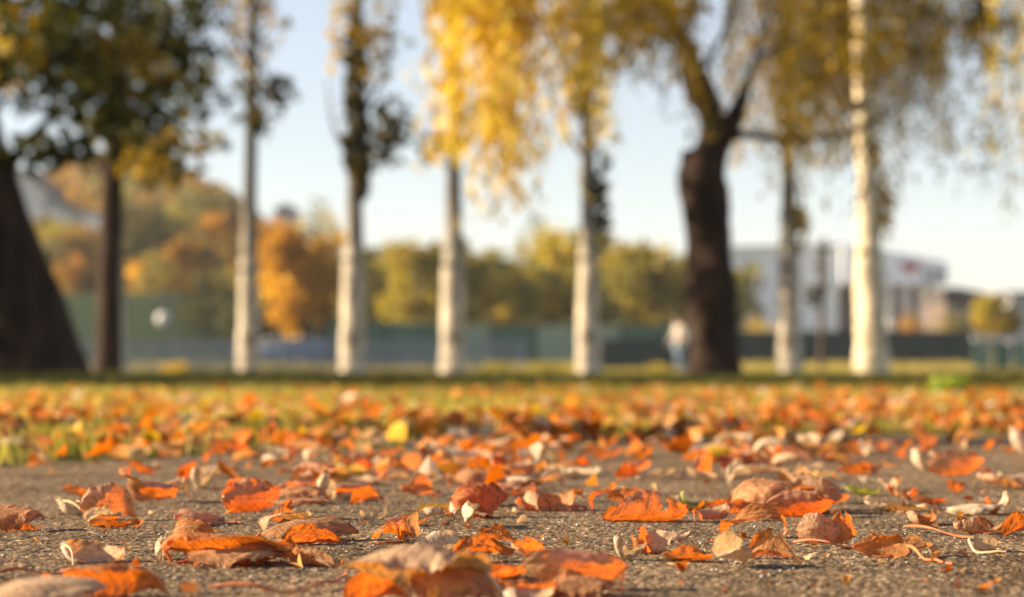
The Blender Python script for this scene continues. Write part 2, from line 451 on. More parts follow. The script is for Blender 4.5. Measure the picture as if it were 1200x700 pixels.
def leaf_arrays(kind, seed, L=0.075, W=0.055, nu=44, nv=27, stem=True, slen=0.04, holes=True, plain=False):
    r = np.random.default_rng(seed)
    roll, curl, fold, crk = KINDS[kind]
    crk *= 0.8
    if plain: crk *= 0.9
    if kind in ('twist', 'arch'): W = W * 0.5
    roll *= r.uniform(0.75, 1.25); curl *= r.uniform(0.7, 1.3)
    u = np.linspace(0, 1, nu); v = np.linspace(-1, 1, nv)
    U, V = np.meshgrid(u, v, indexing='ij')
    peak = r.uniform(0.68, 0.9)
    w = np.sin(np.pi * np.clip(U, 0, 1) ** peak) ** 0.72 * (1 - 0.25 * U ** 3)
    teeth = 1 + 0.075 * ((U * 12 + 0.3) % 1.0) * (np.abs(V) > 0.8) + 0.22 * fbm(U * 5 + seed, np.sign(V) * 3.0, seed, 3) * np.abs(V)
    w = np.maximum(w, 0.012) * teeth
    X = (U - 0.5) * L - 0.10 * L * (np.abs(V) ** 1.4) * (0.5 - U) * 0.6
    Y = V * w * W / 2
    ph = U * 9 - np.abs(V) * 1.7
    quilt = 0.00022 * np.cos(2 * np.pi * ph) * (1 - np.abs(V) ** 4) * smooth(0, 0.12, np.abs(V))
    ridge = lambda a, b, sd: 0.5 - np.abs(fbm(a, b, sd, 2)) * 1.6
    crink = crk * 0.0022 * (ridge(U * 2.3 + seed, V * 1.5 + U * 1.1 + seed, seed + 6) + 0.5 * ridge(U * 5.5 - V * 2.0 + seed, V * 2.7 + seed, seed + 7)) * (0.3 + np.abs(V)) \
        + crk * 0.0046 * fbm(U * 3.2 + seed * 1.7, V * 1.8 + seed, seed + 5, 4) * (0.35 + np.abs(V))
    rim = (0.5 + crk) * 0.0019 * fbm(U * 13, V * 3 + 9, seed + 9, 2) * np.abs(V) ** 3
    Z = quilt + crink + rim + 0.0006 * np.exp(-(V * w * 16) ** 2)
    P = np.stack([X.ravel(), Y.ravel(), Z.ravel()], 1)
    hw = W / 2
    bias = r.uniform(-0.55, 0.55)
    def kroll(s):
        q = s / hw
        fo = fold * np.tanh(q * 7)
        side = np.where(q > 0, 1 + bias, 1 - bias)
        return fo + roll * side * np.sign(q) * np.abs(q) ** 2.2
    P = bend(P, math.pi / 2 + r.uniform(-0.22, 0.22), kroll)
    hl = L / 2
    b2 = r.uniform(-0.8, 0.8)
    def kcurl(s):
        q = s / hl
        side = np.where(q > 0, 1 + b2, 1 - b2)
        return curl * side * np.sign(q) * np.abs(q) ** 1.5 * 0.8
    P = bend(P, r.uniform(-0.25, 0.25), kcurl)
    k3 = r.uniform(-5, 5)
    P = bend(P, r.uniform(0.5, 1.0) * random.choice((-1, 1)), lambda s: k3 * s * 1.0)
    # corners and the tip curl over on their own
    for q in range(0 if plain else r.integers(1, 4)):
        a = r.uniform(0, 6.28); st = r.uniform(0.18, 0.42) * L; am = r.choice((-1, 1, 1)) * r.uniform(0.7, 2.3)
        P = bend(P, a, lambda s, st=st, am=am: am * smooth(st, st + 0.022, s))
    i = np.arange(nu - 1)[:, None]; j = np.arange(nv - 1)[None, :]
    F = np.stack([i*nv+j, (i+1)*nv+j, (i+1)*nv+j+1, i*nv+j+1], -1).reshape(-1, 4)
    # ragged margin and a worm hole or two
    for _h in range(r.integers(0, 3) if holes else 0):
        cu, cv = r.uniform(0.2, 0.98), random.choice((-1, 1)) * r.uniform(0.7, 1.05)
        fu = (F[:, 0] // nv) / (nu - 1); fv = (F[:, 0] % nv) / (nv - 1) * 2 - 1
        F = F[((fu - cu) / r.uniform(0.03, 0.09)) ** 2 + ((fv - cv) / r.uniform(0.15, 0.4)) ** 2 > 1 + 0.5 * np.sin(fu * 60 + fv * 17)]
    UVc = np.stack([U.ravel(), V.ravel() * 0.5 + 0.5], 1)
    mid = nv // 2
    base = P[mid]; tdir = P[mid] - P[nv * 2 + mid]; tdir /= np.linalg.norm(tdir) + 1e-9
    return P, F, UVc, base, tdir

def stem_points(base, tdir, length, r, ground):
    """leaf stalk: leaves the blade along the midrib, then sags to the ground"""
    pts = [np.array(base)]; d = np.array(tdir, float)
    side = r.uniform(-1, 1) * 0.22
    n = 9
    d[2] = min(d[2], 0.25)
    for k in range(n):
        d = d + np.array([-d[1], d[0], 0]) * side
        d[2] -= 0.24 if pts[-1][2] > ground + 0.002 else -0.05
        d /= np.linalg.norm(d)
        q = pts[-1] + d * length / n
        if q[2] < ground + 0.0008: q[2] = ground + 0.0008; d[2] = 0
        pts.append(q)
    return np.array(pts)

def rotm(rx, ry, rz):
    return np.array((Matrix.Rotation(rz, 3, 'Z') @ Matrix.Rotation(ry, 3, 'Y') @ Matrix.Rotation(rx, 3, 'X')))

leaf_no = 0
def hero_leaf(label, x0, x1, y0, y1, kind, col, yaw=0, rx=0, ry=0, seed=None, stem=0.0, lift=0.0, flip=False, depth=None, plain=False, group='fallen leaves on the asphalt'):
    """one leaf on the path filling about this box of the photograph; y1 is where it meets the asphalt"""
    global leaf_no
    leaf_no += 1
    if seed is None: seed = 1000 + leaf_no
    r = np.random.default_rng(seed)
    random.seed(seed)
    P, F, UVc, base, tdir = leaf_arrays(kind, seed, W=r.uniform(0.044, 0.060), holes=x1 - x0 < 110, plain=plain)
    M = rotm(R(rx) + (math.pi if flip else 0), R(ry), R(yaw))
    P = P @ M.T; base = M @ base; tdir = M @ tdir
    cx, Zd = gp((x0 + x1) / 2, max(y1, 520))
    if depth: Zd = depth; cx = ((x0 + x1) / 2 - 600) * Zd / FPX
    sw = sh = 1.0
    P0 = P - np.array([(P[:, 0].min() + P[:, 0].max()) / 2, P[:, 1].min(), P[:, 2].min()])
    off = P0[0] - P[0]
    for it in range(6):
        Q = P0 * np.array([sw, sw, sh])
        X = Q[:, 0] + cx; Y = Q[:, 1] + Zd; Zz = Q[:, 2] + lift
        sxp = 600 + X * FPX / Y; syp = HOR + (CAM_H - Zz) * FPX / Y
        wpx = sxp.max() - sxp.min(); hpx = syp.max() - syp.min()
        sw = np.clip(sw * (x1 - x0) / wpx, 0.35, 2.3)
        base_h = CAM_H * FPX / Y[np.argmin(syp)] 
        want_top = y0; have_top = syp.min()
        k = (y1 - want_top + 2) / max(y1 - have_top + 2, 1)
        sh = np.clip(sh * k, 0.25 * sw, 1.9 * sw)
    S = np.array([sw, sw, sh])
    P = P0 * S; base = (base + off) * S; td = tdir * S; td /= np.linalg.norm(td)
    cpt = np.array([0, (P[:, 1].max()) / 2, 0])
    P = P - cpt; base = base - cpt
    me = mesh_np('fallen_leaf', P, F, UVc)
    o = obj('fallen_leaf', me, LEAF[col], loc=(cx, Zd + cpt[1], lift - 0.0008))
    tag(o, label, 'leaf', group)
    if stem:
        sp = stem_points(base, td, stem, r, -lift + 0.0005)
        v, f = tube_arrays(sp, np.linspace(0.0011, 0.0007, len(sp)) * (0.9 + 0.3 * (stem > 0.03)), 6)
        sm = mesh_np('stem', v, f)
        obj('stem', sm, STEM if col in ('orange', 'red', 'rust') else STEM_T, o)
    return o

# ------------------------------------------------------------------ the ground
def edge_Z(x):
    """far edge of the asphalt path as a distance, by x"""
    xs = np.array([-30, -3, -0.68, -0.41, -0.05, 0.35, 1.0, 3, 30])
    zs = np.array([2.2, 2.7, 3.19, 3.72, 4.15, 4.35, 4.7, 5.4, 9.0])
    return np.interp(x, xs, zs) + 0.10 * fbm(np.asarray(x) * 3.1, np.asarray(x) * 0 + 2, 4, 4)

def ground_h(x, y):
    x = np.asarray(x, float); y = np.asarray(y, float)
    e = edge_Z(x)
    near = -0.006 + smooth(0, 0.3, y - e) * 0.010 + 0.018 * fbm(x * 0.6, y * 0.35, 3, 3) * smooth(5, 14, y)
    far = -0.18 * smooth(38, 62, y) + 0.42 * smooth(82, 112, y)
    px = 600 + x / np.maximum(y, 1) * FPX
    slope = 5.6 * smooth(112, 190, y) * smooth(380, 200, px)
    hill = 25 * np.exp(-((x + 66) / 44) ** 2) * smooth(260, 420, y) * (1 + 0.06 * fbm(x / 12, y / 30, 8, 3)) * smooth(700, 500, y)
    return near + far + slope + np.where(y < 250, 0, hill)

def build_ground():
    k = 110
    t = np.linspace(-1, 1, 2 * k + 1)
    xs = np.sign(t) * (np.exp(np.abs(t) * 8.3) - 1) / (math.exp(8.3) - 1) * 2600
    ys = np.concatenate([-np.geomspace(300, 0.5, 12), [0], np.geomspace(0.5, 3000, 260)])
    X, Y = np.meshgrid(xs, ys, indexing='ij')
    Z = ground_h(X, np.maximum(Y, 0))
    px = 600 + X / np.maximum(Y, 1) * FPX
    lawn = smooth(108, 120, Y) * smooth(420, 360, px) * smooth(260, 230, Y)
    walk = smooth(26, 29, Y) * smooth(66, 60, Y) * smooth(1050, 1100, px)
    wood = smooth(240, 270, Y) * smooth(700, 500, px)
    T = np.stack([lawn.ravel(), walk.ravel(), wood.ravel()], 1)
    i = np.arange(len(xs) - 1)[:, None]; j = np.arange(len(ys) - 1)[None, :]; n = len(ys)
    F = np.stack([i*n+j, (i+1)*n+j, (i+1)*n+j+1, i*n+j+1], -1).reshape(-1, 4)
    o = obj('ground', mesh_np('ground', np.stack([X.ravel(), Y.ravel(), Z.ravel()], 1), F, tint=T), ground_mat())
    tag(o, 'grassy park ground running back to a low hill', kind='structure')

def build_path():
    c = np.arange(0.0006, 0.40, 0.0012); d = np.linspace(0.402, 0.80, 120); e = np.geomspace(0.81, 14, 40)
    xs = np.concatenate([c, d, e]); xs = np.concatenate([-xs[::-1], xs])
    near = 1.12
    a = np.linspace(0, 1, 850) ** 1.12
    X, A = np.meshgrid(xs, a, indexing='ij')
    E = edge_Z(X)
    Y = near * (E / near) ** A
    det = smooth(3.6, 1.6, Y)
    # stones of the wearing course: domes of unequal size and tone
    def stones(cell, sd):
        gx = X / cell; gy = Y / (cell * 1.15); ix = np.floor(gx).astype(np.int64); iy = np.floor(gy).astype(np.int64)
        H = np.full(X.shape, -1.0, np.float32); Tn = np.zeros(X.shape, np.float32)
        for di in (-1, 0, 1):
            for dj in (-1, 0, 1):
                a1 = ix + di; b1 = iy + dj
                px = a1 + 0.15 + 0.7 * hash2(a1, b1, sd); py = b1 + 0.15 + 0.7 * hash2(a1, b1, sd + 3)
                rad = 0.45 + 0.4 * hash2(a1, b1, sd + 5)
                h = rad - ((gx - px) ** 2 + (gy - py) ** 2) / rad * 0.8 + 0.35 * hash2(a1, b1, sd + 7)
                m = h > H; H = np.where(m, h, H); Tn = np.where(m, hash2(a1, b1, sd + 9), Tn)
        return H, Tn
    h1, t1 = stones(0.0031, 11)
    h1 = np.clip(h1, -0.1, 1.0)
    hgt = 0.0015 * h1 + 0.0011 * fbm(X * 70, Y * 70, 41, 2) + 0.0006 * (vnoise(X * 600, Y * 600, 31) - 0.5)
    Z = hgt * (0.35 + 0.65 * det) - 0.001 + 0.004 * fbm(X * 2.0, Y * 2.0, 61, 3)
    Z = Z - 0.010 * smooth(0.985, 1.0, A)
    tone = (0.45 + 0.75 * t1 ** 1.5 + 0.45 * (t1 > 0.93)) * (0.35 + 0.65 * smooth(0.0, 0.5, h1)) + 0.14 * fbm(X * 9, Y * 9, 71, 3)
    T = np.stack([tone * 1.20, tone * 0.99, tone * 0.81], -1).reshape(-1, 3)
    i = np.arange(len(xs) - 1)[:, None]; j = np.arange(len(a) - 1)[None, :]; n = len(a)
    F = np.stack([i*n+j, (i+1)*n+j, (i+1)*n+j+1, i*n+j+1], -1).reshape(-1, 4)
    am = asphalt_mat()
    o = obj('path', mesh_np('path', np.stack([X.ravel(), Y.ravel(), Z.ravel()], 1), F, tint=T), am)
    tag(o, 'rough tan grey asphalt path in low sun', kind='structure')
    xs = np.linspace(-14, 14, 57); ys = np.linspace(-6, near, 30)
    X, Y = np.meshgrid(xs, ys, indexing='ij')
    Z = 0.004 * fbm(X * 2.0, Y * 2.0, 61, 3)
    n = len(ys); i = np.arange(len(xs) - 1)[:, None]; j = np.arange(n - 1)[None, :]
    F = np.stack([i*n+j, (i+1)*n+j, (i+1)*n+j+1, i*n+j+1], -1).reshape(-1, 4)
    o = obj('path', mesh_np('path_near', np.stack([X.ravel(), Y.ravel(), Z.ravel()], 1), F, tint=np.ones((X.size, 3))), am)
    tag(o, 'asphalt path at and behind the viewer', kind='structure')
    # loose grit lying on the path
    n = 2600
    z = 1.2 + 2.6 * rng.random(n) ** 1.5; x = (rng.random(n) - 0.5) * 0.56 * z
    sz = 0.0006 + 0.0012 * rng.random(n) ** 3
    octa = np.array([(1,0,0),(0,1,0),(-1,0,0),(0,-1,0),(0,0,0.8),(0,0,-0.6)], float)
    of = np.array([(0,1,4),(1,2,4),(2,3,4),(3,0,4),(1,0,5),(2,1,5),(3,2,5),(0,3,5)])
    V = octa[None] * (1 + 0.5 * (rng.random((n, 6, 3)) - 0.5)) * sz[:, None, None]
    an = rng.random(n) * 6.28; ca, sa = np.cos(an)[:, None], np.sin(an)[:, None]
    V = np.stack([V[..., 0] * ca - V[..., 1] * sa, V[..., 0] * sa + V[..., 1] * ca, V[..., 2]], -1)
    V += np.stack([x, z, 0.004 * fbm(x * 2.0, z * 2.0, 61, 3) + sz * 0.35], 1)[:, None]
    F = (of[None] + 6 * np.arange(n)[:, None, None]).reshape(-1, 3)
    t = 0.18 + 0.25 * rng.random(n); T = np.repeat(np.stack([t, t * 0.88, t * 0.74], 1), 6, 0)
    m, nt, out = mat_new('grit'); b = N(nt, 'ShaderNodeBsdfPrincipled', Roughness=0.7)
    at = N(nt, 'ShaderNodeAttribute'); at.attribute_name = 'tint'
    nt.links.new(at.outputs['Color'], b.inputs['Base Color']); nt.links.new(b.outputs[0], out.inputs['Surface'])
    o = obj('grit', mesh_np('grit', V.reshape(-1, 3), F, tint=T, smooth_=False), m)
    tag(o, 'loose tan grit scattered over the asphalt', 'grit', kind='stuff')

build_ground()
build_path()

def blades(n, X, Y, hgt, wid, cols, name, label, lean=0.5):
    z0 = ground_h(X, Y)
    a = rng.random(n) * 6.28; l = rng.random(n) * lean
    b = rng.random(n) * 6.28
    wx, wy = np.cos(b) * wid, np.sin(b) * wid
    dx, dy = np.cos(a) * l * hgt, np.sin(a) * l * hgt
    V = np.zeros((n, 5, 3))
    V[:, 0] = np.stack([X - wx, Y - wy, z0 - 0.003], 1); V[:, 1] = np.stack([X + wx, Y + wy, z0 - 0.003], 1)
    V[:, 2] = np.stack([X - wx * 0.8 + dx * 0.35, Y - wy * 0.8 + dy * 0.35, z0 + hgt * 0.55], 1)
    V[:, 3] = np.stack([X + wx * 0.8 + dx * 0.35, Y + wy * 0.8 + dy * 0.35, z0 + hgt * 0.55], 1)
    V[:, 4] = np.stack([X + dx, Y + dy, z0 + hgt], 1)
    F = np.array([(0, 1, 3), (0, 3, 2), (2, 3, 4)])
    F = (F[None] + 5 * np.arange(n)[:, None, None]).reshape(-1, 3)
    T = np.repeat(cols, 5, 0)
    o = obj(name, mesh_np(name, V.reshape(-1, 3), F, tint=T, smooth_=False), TINT_SOFT)
    return tag(o, label, 'grass', kind='stuff')

def pick(cols, n, jit=0.25, p=None):
    cols = np.array(cols, float)
    c = cols[rng.choice(len(cols), n, p=p)]
    return np.clip(c * (1 + jit * (rng.random((n, 1)) - 0.5) * 2), 0, 1)

def fan(n, z0, z1, pw=1.0, ext=0.27):
    Z = z0 * (z1 / z0) ** (rng.random(n) ** pw)
    return (rng.random(n) - 0.5) * 2 * ext * Z, Z

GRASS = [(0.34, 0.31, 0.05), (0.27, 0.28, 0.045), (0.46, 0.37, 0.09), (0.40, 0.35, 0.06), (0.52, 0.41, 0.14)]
# short grass from the path edge to the trees
n = 64000
X, Y = fan(n, 2.9, 11.8, 0.95)
dens = 0.5 + 0.9 * fbm(X * 1.1, Y * 0.55, 91, 3)
keep = (Y > edge_Z(X) + 0.02 + 0.25 * rng.random(n) ** 2) & (rng.random(n) < np.clip(dens + 0.35, 0.2, 1) * (0.55 + 0.45 * smooth(5, 10, Y)))
X, Y = X[keep], Y[keep]; n = len(X)
blades(n, X, Y, (0.018 + 0.026 * rng.random(n)) * (1 + 0.3 * smooth(5, 11, Y)), 0.0012 + 0.0006 * Y / 4, pick(GRASS, n) * (0.78 + 0.5 * fbm(X * 0.8, Y * 0.35, 93, 3))[:, None], 'grass', 'short yellow green grass between the fallen leaves')
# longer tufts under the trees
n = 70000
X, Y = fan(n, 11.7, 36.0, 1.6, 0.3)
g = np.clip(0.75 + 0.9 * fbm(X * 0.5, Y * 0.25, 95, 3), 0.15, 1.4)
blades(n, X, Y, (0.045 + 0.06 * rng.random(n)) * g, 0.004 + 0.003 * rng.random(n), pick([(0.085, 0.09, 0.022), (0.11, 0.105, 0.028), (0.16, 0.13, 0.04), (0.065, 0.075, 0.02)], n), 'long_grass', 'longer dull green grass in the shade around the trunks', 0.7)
# dry meadow behind the trees
n = 20000
X, Y = fan(n, 60.0, 112.0, 1.0, 0.27)
g = smooth(520, 620, 600 + X / Y * FPX)
keep = rng.random(n) < 0.25 + 0.75 * g
X, Y = X[keep], Y[keep]; n = len(X)
blades(n, X, Y, 0.10 + 0.18 * rng.random(n), 0.02 + 0.02 * rng.random(n), pick([(0.42, 0.34, 0.09), (0.34, 0.30, 0.07), (0.50, 0.38, 0.14)], n), 'meadow_grass', 'dry yellow meadow grass beyond the row of trees', 0.8)

# leaf litter beyond the countable leaves
def litter(n, X, Y, size, name, label, cols, p=None, up=1.0):
    z0 = ground_h(X, Y) if name == 'leaf_litter' else np.full(len(X), -0.001)
    nu = 4
    prof = np.array([(-0.5, 0.0), (-0.28, 0.30), (0.05, 0.36), (0.5, 0.0)])
    base = []
    for q, (u, w) in enumerate(prof):
        base += [(u, -w, 0.0), (u, 0, 0), (u, w, 0.0)]
    base = np.array(base)
    curl = (rng.random((n, 1)) - 0.35) * 1.3; bendl = (rng.random((n, 1)) - 0.4) * 1.6
    B = np.repeat(base[None], n, 0)
    B[:, :, 2] = curl * (B[:, :, 1] ** 2) * 3.2 + bendl * (B[:, :, 0] ** 2) * 1.5 + 0.10 * (rng.random((n, 12)) - 0.5)
    ty = (rng.random(n) - 0.5) * 1.5 * up; tx = (rng.random(n) - 0.5) * 1.5 * up; tz = rng.random(n) * 6.28
    def rot(B, a, i, j):
        c, s = np.cos(a)[:, None], np.sin(a)[:, None]
        o = B.copy(); o[..., i] = B[..., i] * c - B[..., j] * s; o[..., j] = B[..., i] * s + B[..., j] * c
        return o
    B = rot(B, tx, 1, 2); B = rot(B, ty, 0, 2); B = rot(B, tz, 0, 1)
    B *= size[:, None, None]
    B[..., 2] -= B[..., 2].min(axis=1)[:, None]
    B += np.stack([X, Y, z0 + 0.002 + (0.012 if name == 'leaf_litter' else 0.0) * rng.random(n)], 1)[:, None]
    f = []
    for q in range(3):
        for s in range(2):
            a = q * 3 + s; f.append((a, a + 3, a + 4, a + 1))
    F = (np.array(f)[None] + 12 * np.arange(n)[:, None, None]).reshape(-1, 4)
    T = np.repeat(pick(cols, n, 0.25, p), 12, 0)
    o = obj(name, mesh_np(name, B.reshape(-1, 3), F, tint=T), TINT_L)
    return tag(o, label, 'leaves', kind='stuff')

LIT = [(0.55, 0.17, 0.035), (0.42, 0.11, 0.025), (0.58, 0.26, 0.07), (0.58, 0.38, 0.20), (0.32, 0.13, 0.06), (0.66, 0.40, 0.05), (0.72, 0.58, 0.42)]
n = 9000
X, Y = fan(n, 3.1, 20.0, 0.8)
px = 600 + X / Y * FPX
dens = smooth(13, 6.5, Y) * 0.40 + 0.48 + 0.40 * smooth(350, 900, px)
dens = dens * np.clip(0.75 + 0.25 * smooth(450, 900, px) + 1.1 * fbm(X * 0.9, Y * 0.5, 77, 3), 0.1, 1.3)
keep = (Y > edge_Z(X) - 0.1 * rng.random(n)) & (rng.random(n) < dens)
X, Y = X[keep], Y[keep]; n = len(X)
litter(n, X, Y, 0.026 + 0.034 * rng.random(n), 'leaf_litter', 'orange and tan leaves strewn thickly over the grass', LIT, [0.26, 0.20, 0.18, 0.12, 0.16, 0.04, 0.04])

# ------------------------------------------------------------------ leaves one can tell apart, lying on the path
H = hero_leaf
# front row
H('large blurred orange leaf, half out of frame at the lower left corner', 66, 190, 658, 708, 'dome', 'orange', 12, -18, 0, stem=0, plain=True, seed=2301)
H('big cream and orange domed leaf in front of all the others, long stalked', 395, 575, 636, 716, 'dome', 'tan', 190, 15, 0, stem=0.06, seed=2303, plain=True)
H('dull brown leaf lying flat under the right of the big front leaf', 560, 665, 668, 700, 'flat', 'rust', 20, -6, 0)
H('large glowing orange cupped leaf with a blunt right end and a turned-up rim', 612, 738, 640, 692, 'cup', 'orange', 8, -52, 0, seed=2011, plain=True)
H('crumpled orange leaf leaning against the large cupped leaf from behind', 598, 660, 627, 668, 'crumple', 'orange', 60, 30, 0)
H('pinkish folded flap under the front rim of the large cupped leaf', 640, 700, 664, 696, 'fold', 'rust', -20, 30, 0)
H('orange leaf sliver left of the large cupped leaf', 560, 630, 652, 682, 'flat', 'orange', 35, -14, 0)
H('orange glow of a folded leaf under the left end of the big front leaf', 398, 478, 660, 706, 'fold', 'orange', 20, 35, 0, seed=2201)
H('pinkish brown leaf falling away at the right of the big front leaf', 478, 580, 662, 712, 'dome', 'rust', -14, 12, 0, seed=2202, plain=True)
H('thin rusty leaf edge stretching right behind the big front leaf', 505, 622, 656, 680, 'flat', 'orange', 3, -12, 0, seed=2203)
H('curled tan scrap at the bottom edge right of the big front leaf', 590, 650, 684, 706, 'curl', 'tan', 15, 20, 0, seed=2204)
H('brown leaf pressed under the large cupped leaf', 650, 735, 672, 700, 'dome', 'rust', 8, 10, 0, seed=2205)
H('pale cream half of the corner leaf, turned to the sun', -20, 118, 672, 716, 'dome', 'tan', 14, 20, 0, seed=2306, plain=True)
H('rusty leaf folded in front of the dull stack, left centre', 330, 400, 612, 640, 'fold', 'orange', 25, 35, 0, seed=2207)
H('small upright orange fin on the left centre stack', 326, 344, 578, 612, 'arch', 'orange', 80, 70, 0, seed=2208)
H('tan leaf under the long orange leaf, its near rim in shade', 210, 330, 640, 668, 'dome', 'rust', 4, 12, 0, seed=2209)
# left part
H('long orange leaf with a pinkish top, left of the stacked brown leaves', 182, 345, 622, 666, 'dome', 'orange', 2, -30, 0, stem=0.05, seed=2020)
H('cream strip of leaf curling upright at the left end of the long orange leaf', 176, 208, 603, 660, 'twist', 'cream', 80, 80, 0)
H('thin orange loop of leaf arching over the long orange leaf', 195, 250, 604, 640, 'arch', 'orange', -12, 50, 0)
H('small pink and cream curled leaf with an orange tip, alone on the left asphalt', 64, 142, 630, 664, 'curl', 'tan', 10, 30, 0, stem=0.03)
H('brown pink leaf cut off by the left edge of the frame', -30, 48, 590, 624, 'dome', 'rust', 10, 10, 0, stem=0.03)
H('small orange rolled leaf tip before the brown leaf at the left edge', 8, 42, 604, 622, 'tube', 'orange', 15, 0, 0)
H('glowing orange leaf standing upright with ragged cream edges, left side', 92, 160, 564, 612, 'cup', 'orange', 12, -66, 0, seed=2031)
H('torn cream leaf lying at the foot of the upright glowing orange leaf', 92, 140, 592, 617, 'crumple', 'cream', 25, 10, 0)
H('small cream curl with thin red stalks left of the upright glowing leaf', 60, 96, 580, 606, 'curl', 'cream', 60, 30, 0, stem=0.05)
H('flat orange leaf lying behind the upright glowing leaf', 70, 112, 566, 584, 'flat', 'orange', 5, -12, 0)
H('ochre yellow flat leaf behind the left cluster', 158, 216, 566, 579, 'flat', 'ochre', 4, -8, 0)
H('small red leaf folded over a white one, far left centre', 206, 236, 540, 566, 'fold', 'red', 30, 50, 0)
H('white curled leaf tucked against the small folded red leaf', 220, 250, 542, 574, 'twist', 'cream', 70, 50, 0)
H('dark red see-through leaf with one white edge, left of centre', 258, 328, 558, 603, 'cup', 'red', 6, -58, 0, seed=2042)
H('white upright leaf edge at the left of the dark red see-through leaf', 256, 276, 566, 600, 'twist', 'cream', 85, 60, 0)
H('pinkish brown domed leaf on top of the left centre stack', 312, 384, 583, 612, 'dome', 'rust', -6, 8, 0, lift=0.012)
H('long pinkish brown leaf, lowest dome of the left centre stack', 296, 418, 604, 638, 'dome', 'rust', 4, 14, 0, stem=0.045, seed=2051, plain=True)
H('orange leaf glowing under the left end of the left centre stack', 312, 345, 592, 616, 'cup', 'orange', 40, -50, 0)
H('rust coloured leaf curled before the left centre stack', 300, 366, 630, 662, 'crumple', 'orange', -20, 20, 0)
H('brown leaf with a turned-down edge behind the long orange leaf', 262, 332, 632, 664, 'dome', 'rust', 12, 16, 0)
H('small tan leaf touching the shadow of the left centre stack', 338, 394, 640, 666, 'fold', 'rust', -35, 10, 0)
H('white twisted leaf alone on the asphalt left of the round orange leaf', 418, 454, 589, 612, 'twist', 'cream', 20, 20, 0)
H('round orange leaf domed like a shell, centre', 434, 484, 605, 640, 'dome', 'orange', 80, 0, 0, seed=2061)
H('glowing red orange hood-shaped leaf, tallest one in the centre', 527, 596, 563, 610, 'dome', 'red', 30, 20, 0, seed=2062)
H('white leaf edge standing left of the hood-shaped red leaf', 526, 540, 572, 606, 'twist', 'cream', 85, 70, 0)
H('tan leaf lying left of the hood-shaped red leaf', 496, 534, 592, 612, 'tube', 'tan', 5, 0, 0)
H('rust coloured leaf low behind the round orange leaf', 466, 500, 600, 618, 'flat', 'orange', 12, -18, 0)
H('cream ribbed leaf rolled into a tube, centre', 482, 556, 614, 646, 'tube', 'cream', 8, 0, 0, seed=2071)
H('thin white spike of leaf standing on the ribbed cream tube', 540, 562, 584, 622, 'twist', 'cream', 88, 82, 0, lift=0.004)
H('thin tan curl rising at the left of the ribbed cream tube', 470, 492, 598, 632, 'arch', 'tan', 80, 70, 0)
H('crumpled orange leaf right of the ribbed cream tube', 528, 602, 622, 660, 'crumple', 'orange', 20, 22, 0, seed=2075)
H('orange leaf piece behind the crumpled orange leaf', 556, 604, 612, 640, 'fold', 'orange', -15, 35, 0)
H('small tan leaf scrap behind the big front leaf', 530, 572, 640, 662, 'fold', 'tan', 15, 20, 0)
H('small pink curled leaf with a white thread-like edge, behind centre', 614, 674, 567, 602, 'curl', 'rust', 15, 25, 0, stem=0.03, seed=2079)
# centre right
H('boat-shaped orange leaf with a cream hollow, right of centre', 704, 808, 572, 613, 'boat', 'orange', 5, -18, 0, seed=2081)
H('brown flap at the back rim of the boat-shaped leaf', 712, 762, 570, 592, 'flat', 'rust', 10, -35, 0)
H('pink domed leaf between the cream curl and the flat orange leaf', 755, 812, 614, 650, 'dome', 'tan', -10, 10, 0, seed=2083)
H('cream curl with an orange upright sliver at the left of the pink dome', 720, 760, 622, 658, 'twist', 'cream', 40, 40, 0)
H('thin orange sliver standing between the cream curl and the pink dome', 740, 766, 614, 650, 'arch', 'orange', 75, 70, 0)
H('flat orange leaf lying right of the pink dome', 776, 842, 636, 660, 'flat', 'orange', 0, -20, 0)
H('yellow green leaf, only green one on the middle asphalt', 798, 872, 574, 598, 'dome', 'green', 8, -4, 0, seed=2087)
H('broad pinkish brown leaf in front of the right pile', 856, 960, 558, 602, 'dome', 'rust', 5, 12, 0, stem=0.04, seed=2091, lift=0.004)
H('brown leaf forming the back of the right pile', 925, 985, 552, 598, 'cup', 'rust', -20, -50, 0)
H('cream crumbling leaf on top of the right pile', 858, 930, 545, 574, 'crumple', 'cream', 12, 6, 0, lift=0.018)
H('orange leaf glowing in the shade under the right pile', 900, 984, 574, 606, 'cup', 'red', 14, -40, 0)
H('curled brown end at the right of the right pile', 952, 992, 558, 590, 'curl', 'orange', 65, 30, 0)
H('orange arching leaf before the right pile, lifted like a bridge', 843, 926, 588, 632, 'arch', 'orange', 8, 28, 0, seed=2101)
H('cream c-shaped curl under the arching orange leaf', 834, 884, 620, 667, 'fold', 'cream', 60, 40, 0, seed=2151)
H('pink brown leaf leaning right of the c-shaped curl', 878, 934, 616, 656, 'fold', 'rust', -18, 45, 0)
H('glowing orange leaf upright by itself with a ribbon end at its right', 934, 992, 598, 638, 'cup', 'orange', -8, -60, 0, seed=2105)
H('narrow orange ribbon curling down at the right of the upright orange leaf', 974, 1006, 596, 638, 'arch', 'orange', 62, 62, 0)
H('toothed brown orange leaf with white edges and a long red stalk, front right', 1000, 1068, 624, 654, 'cup', 'orange', 178, -50, 0, stem=0.07, seed=2111)
H('torn pale end of the toothed brown leaf, front right', 1056, 1102, 626, 653, 'crumple', 'tan', 20, 20, 0)
H('small cream cupped leaf right of the toothed brown leaf', 1140, 1174, 622, 646, 'boat', 'cream', 20, -20, 0, stem=0.05)
H('flat cream orange leaf with a long stalk, right asphalt', 1016, 1090, 584, 600, 'flat', 'tan', 178, 8, 0, stem=0.06)
H('small orange curl at the end of the flat cream leaf', 1066, 1102, 596, 616, 'curl', 'orange', 30, 20, 0)
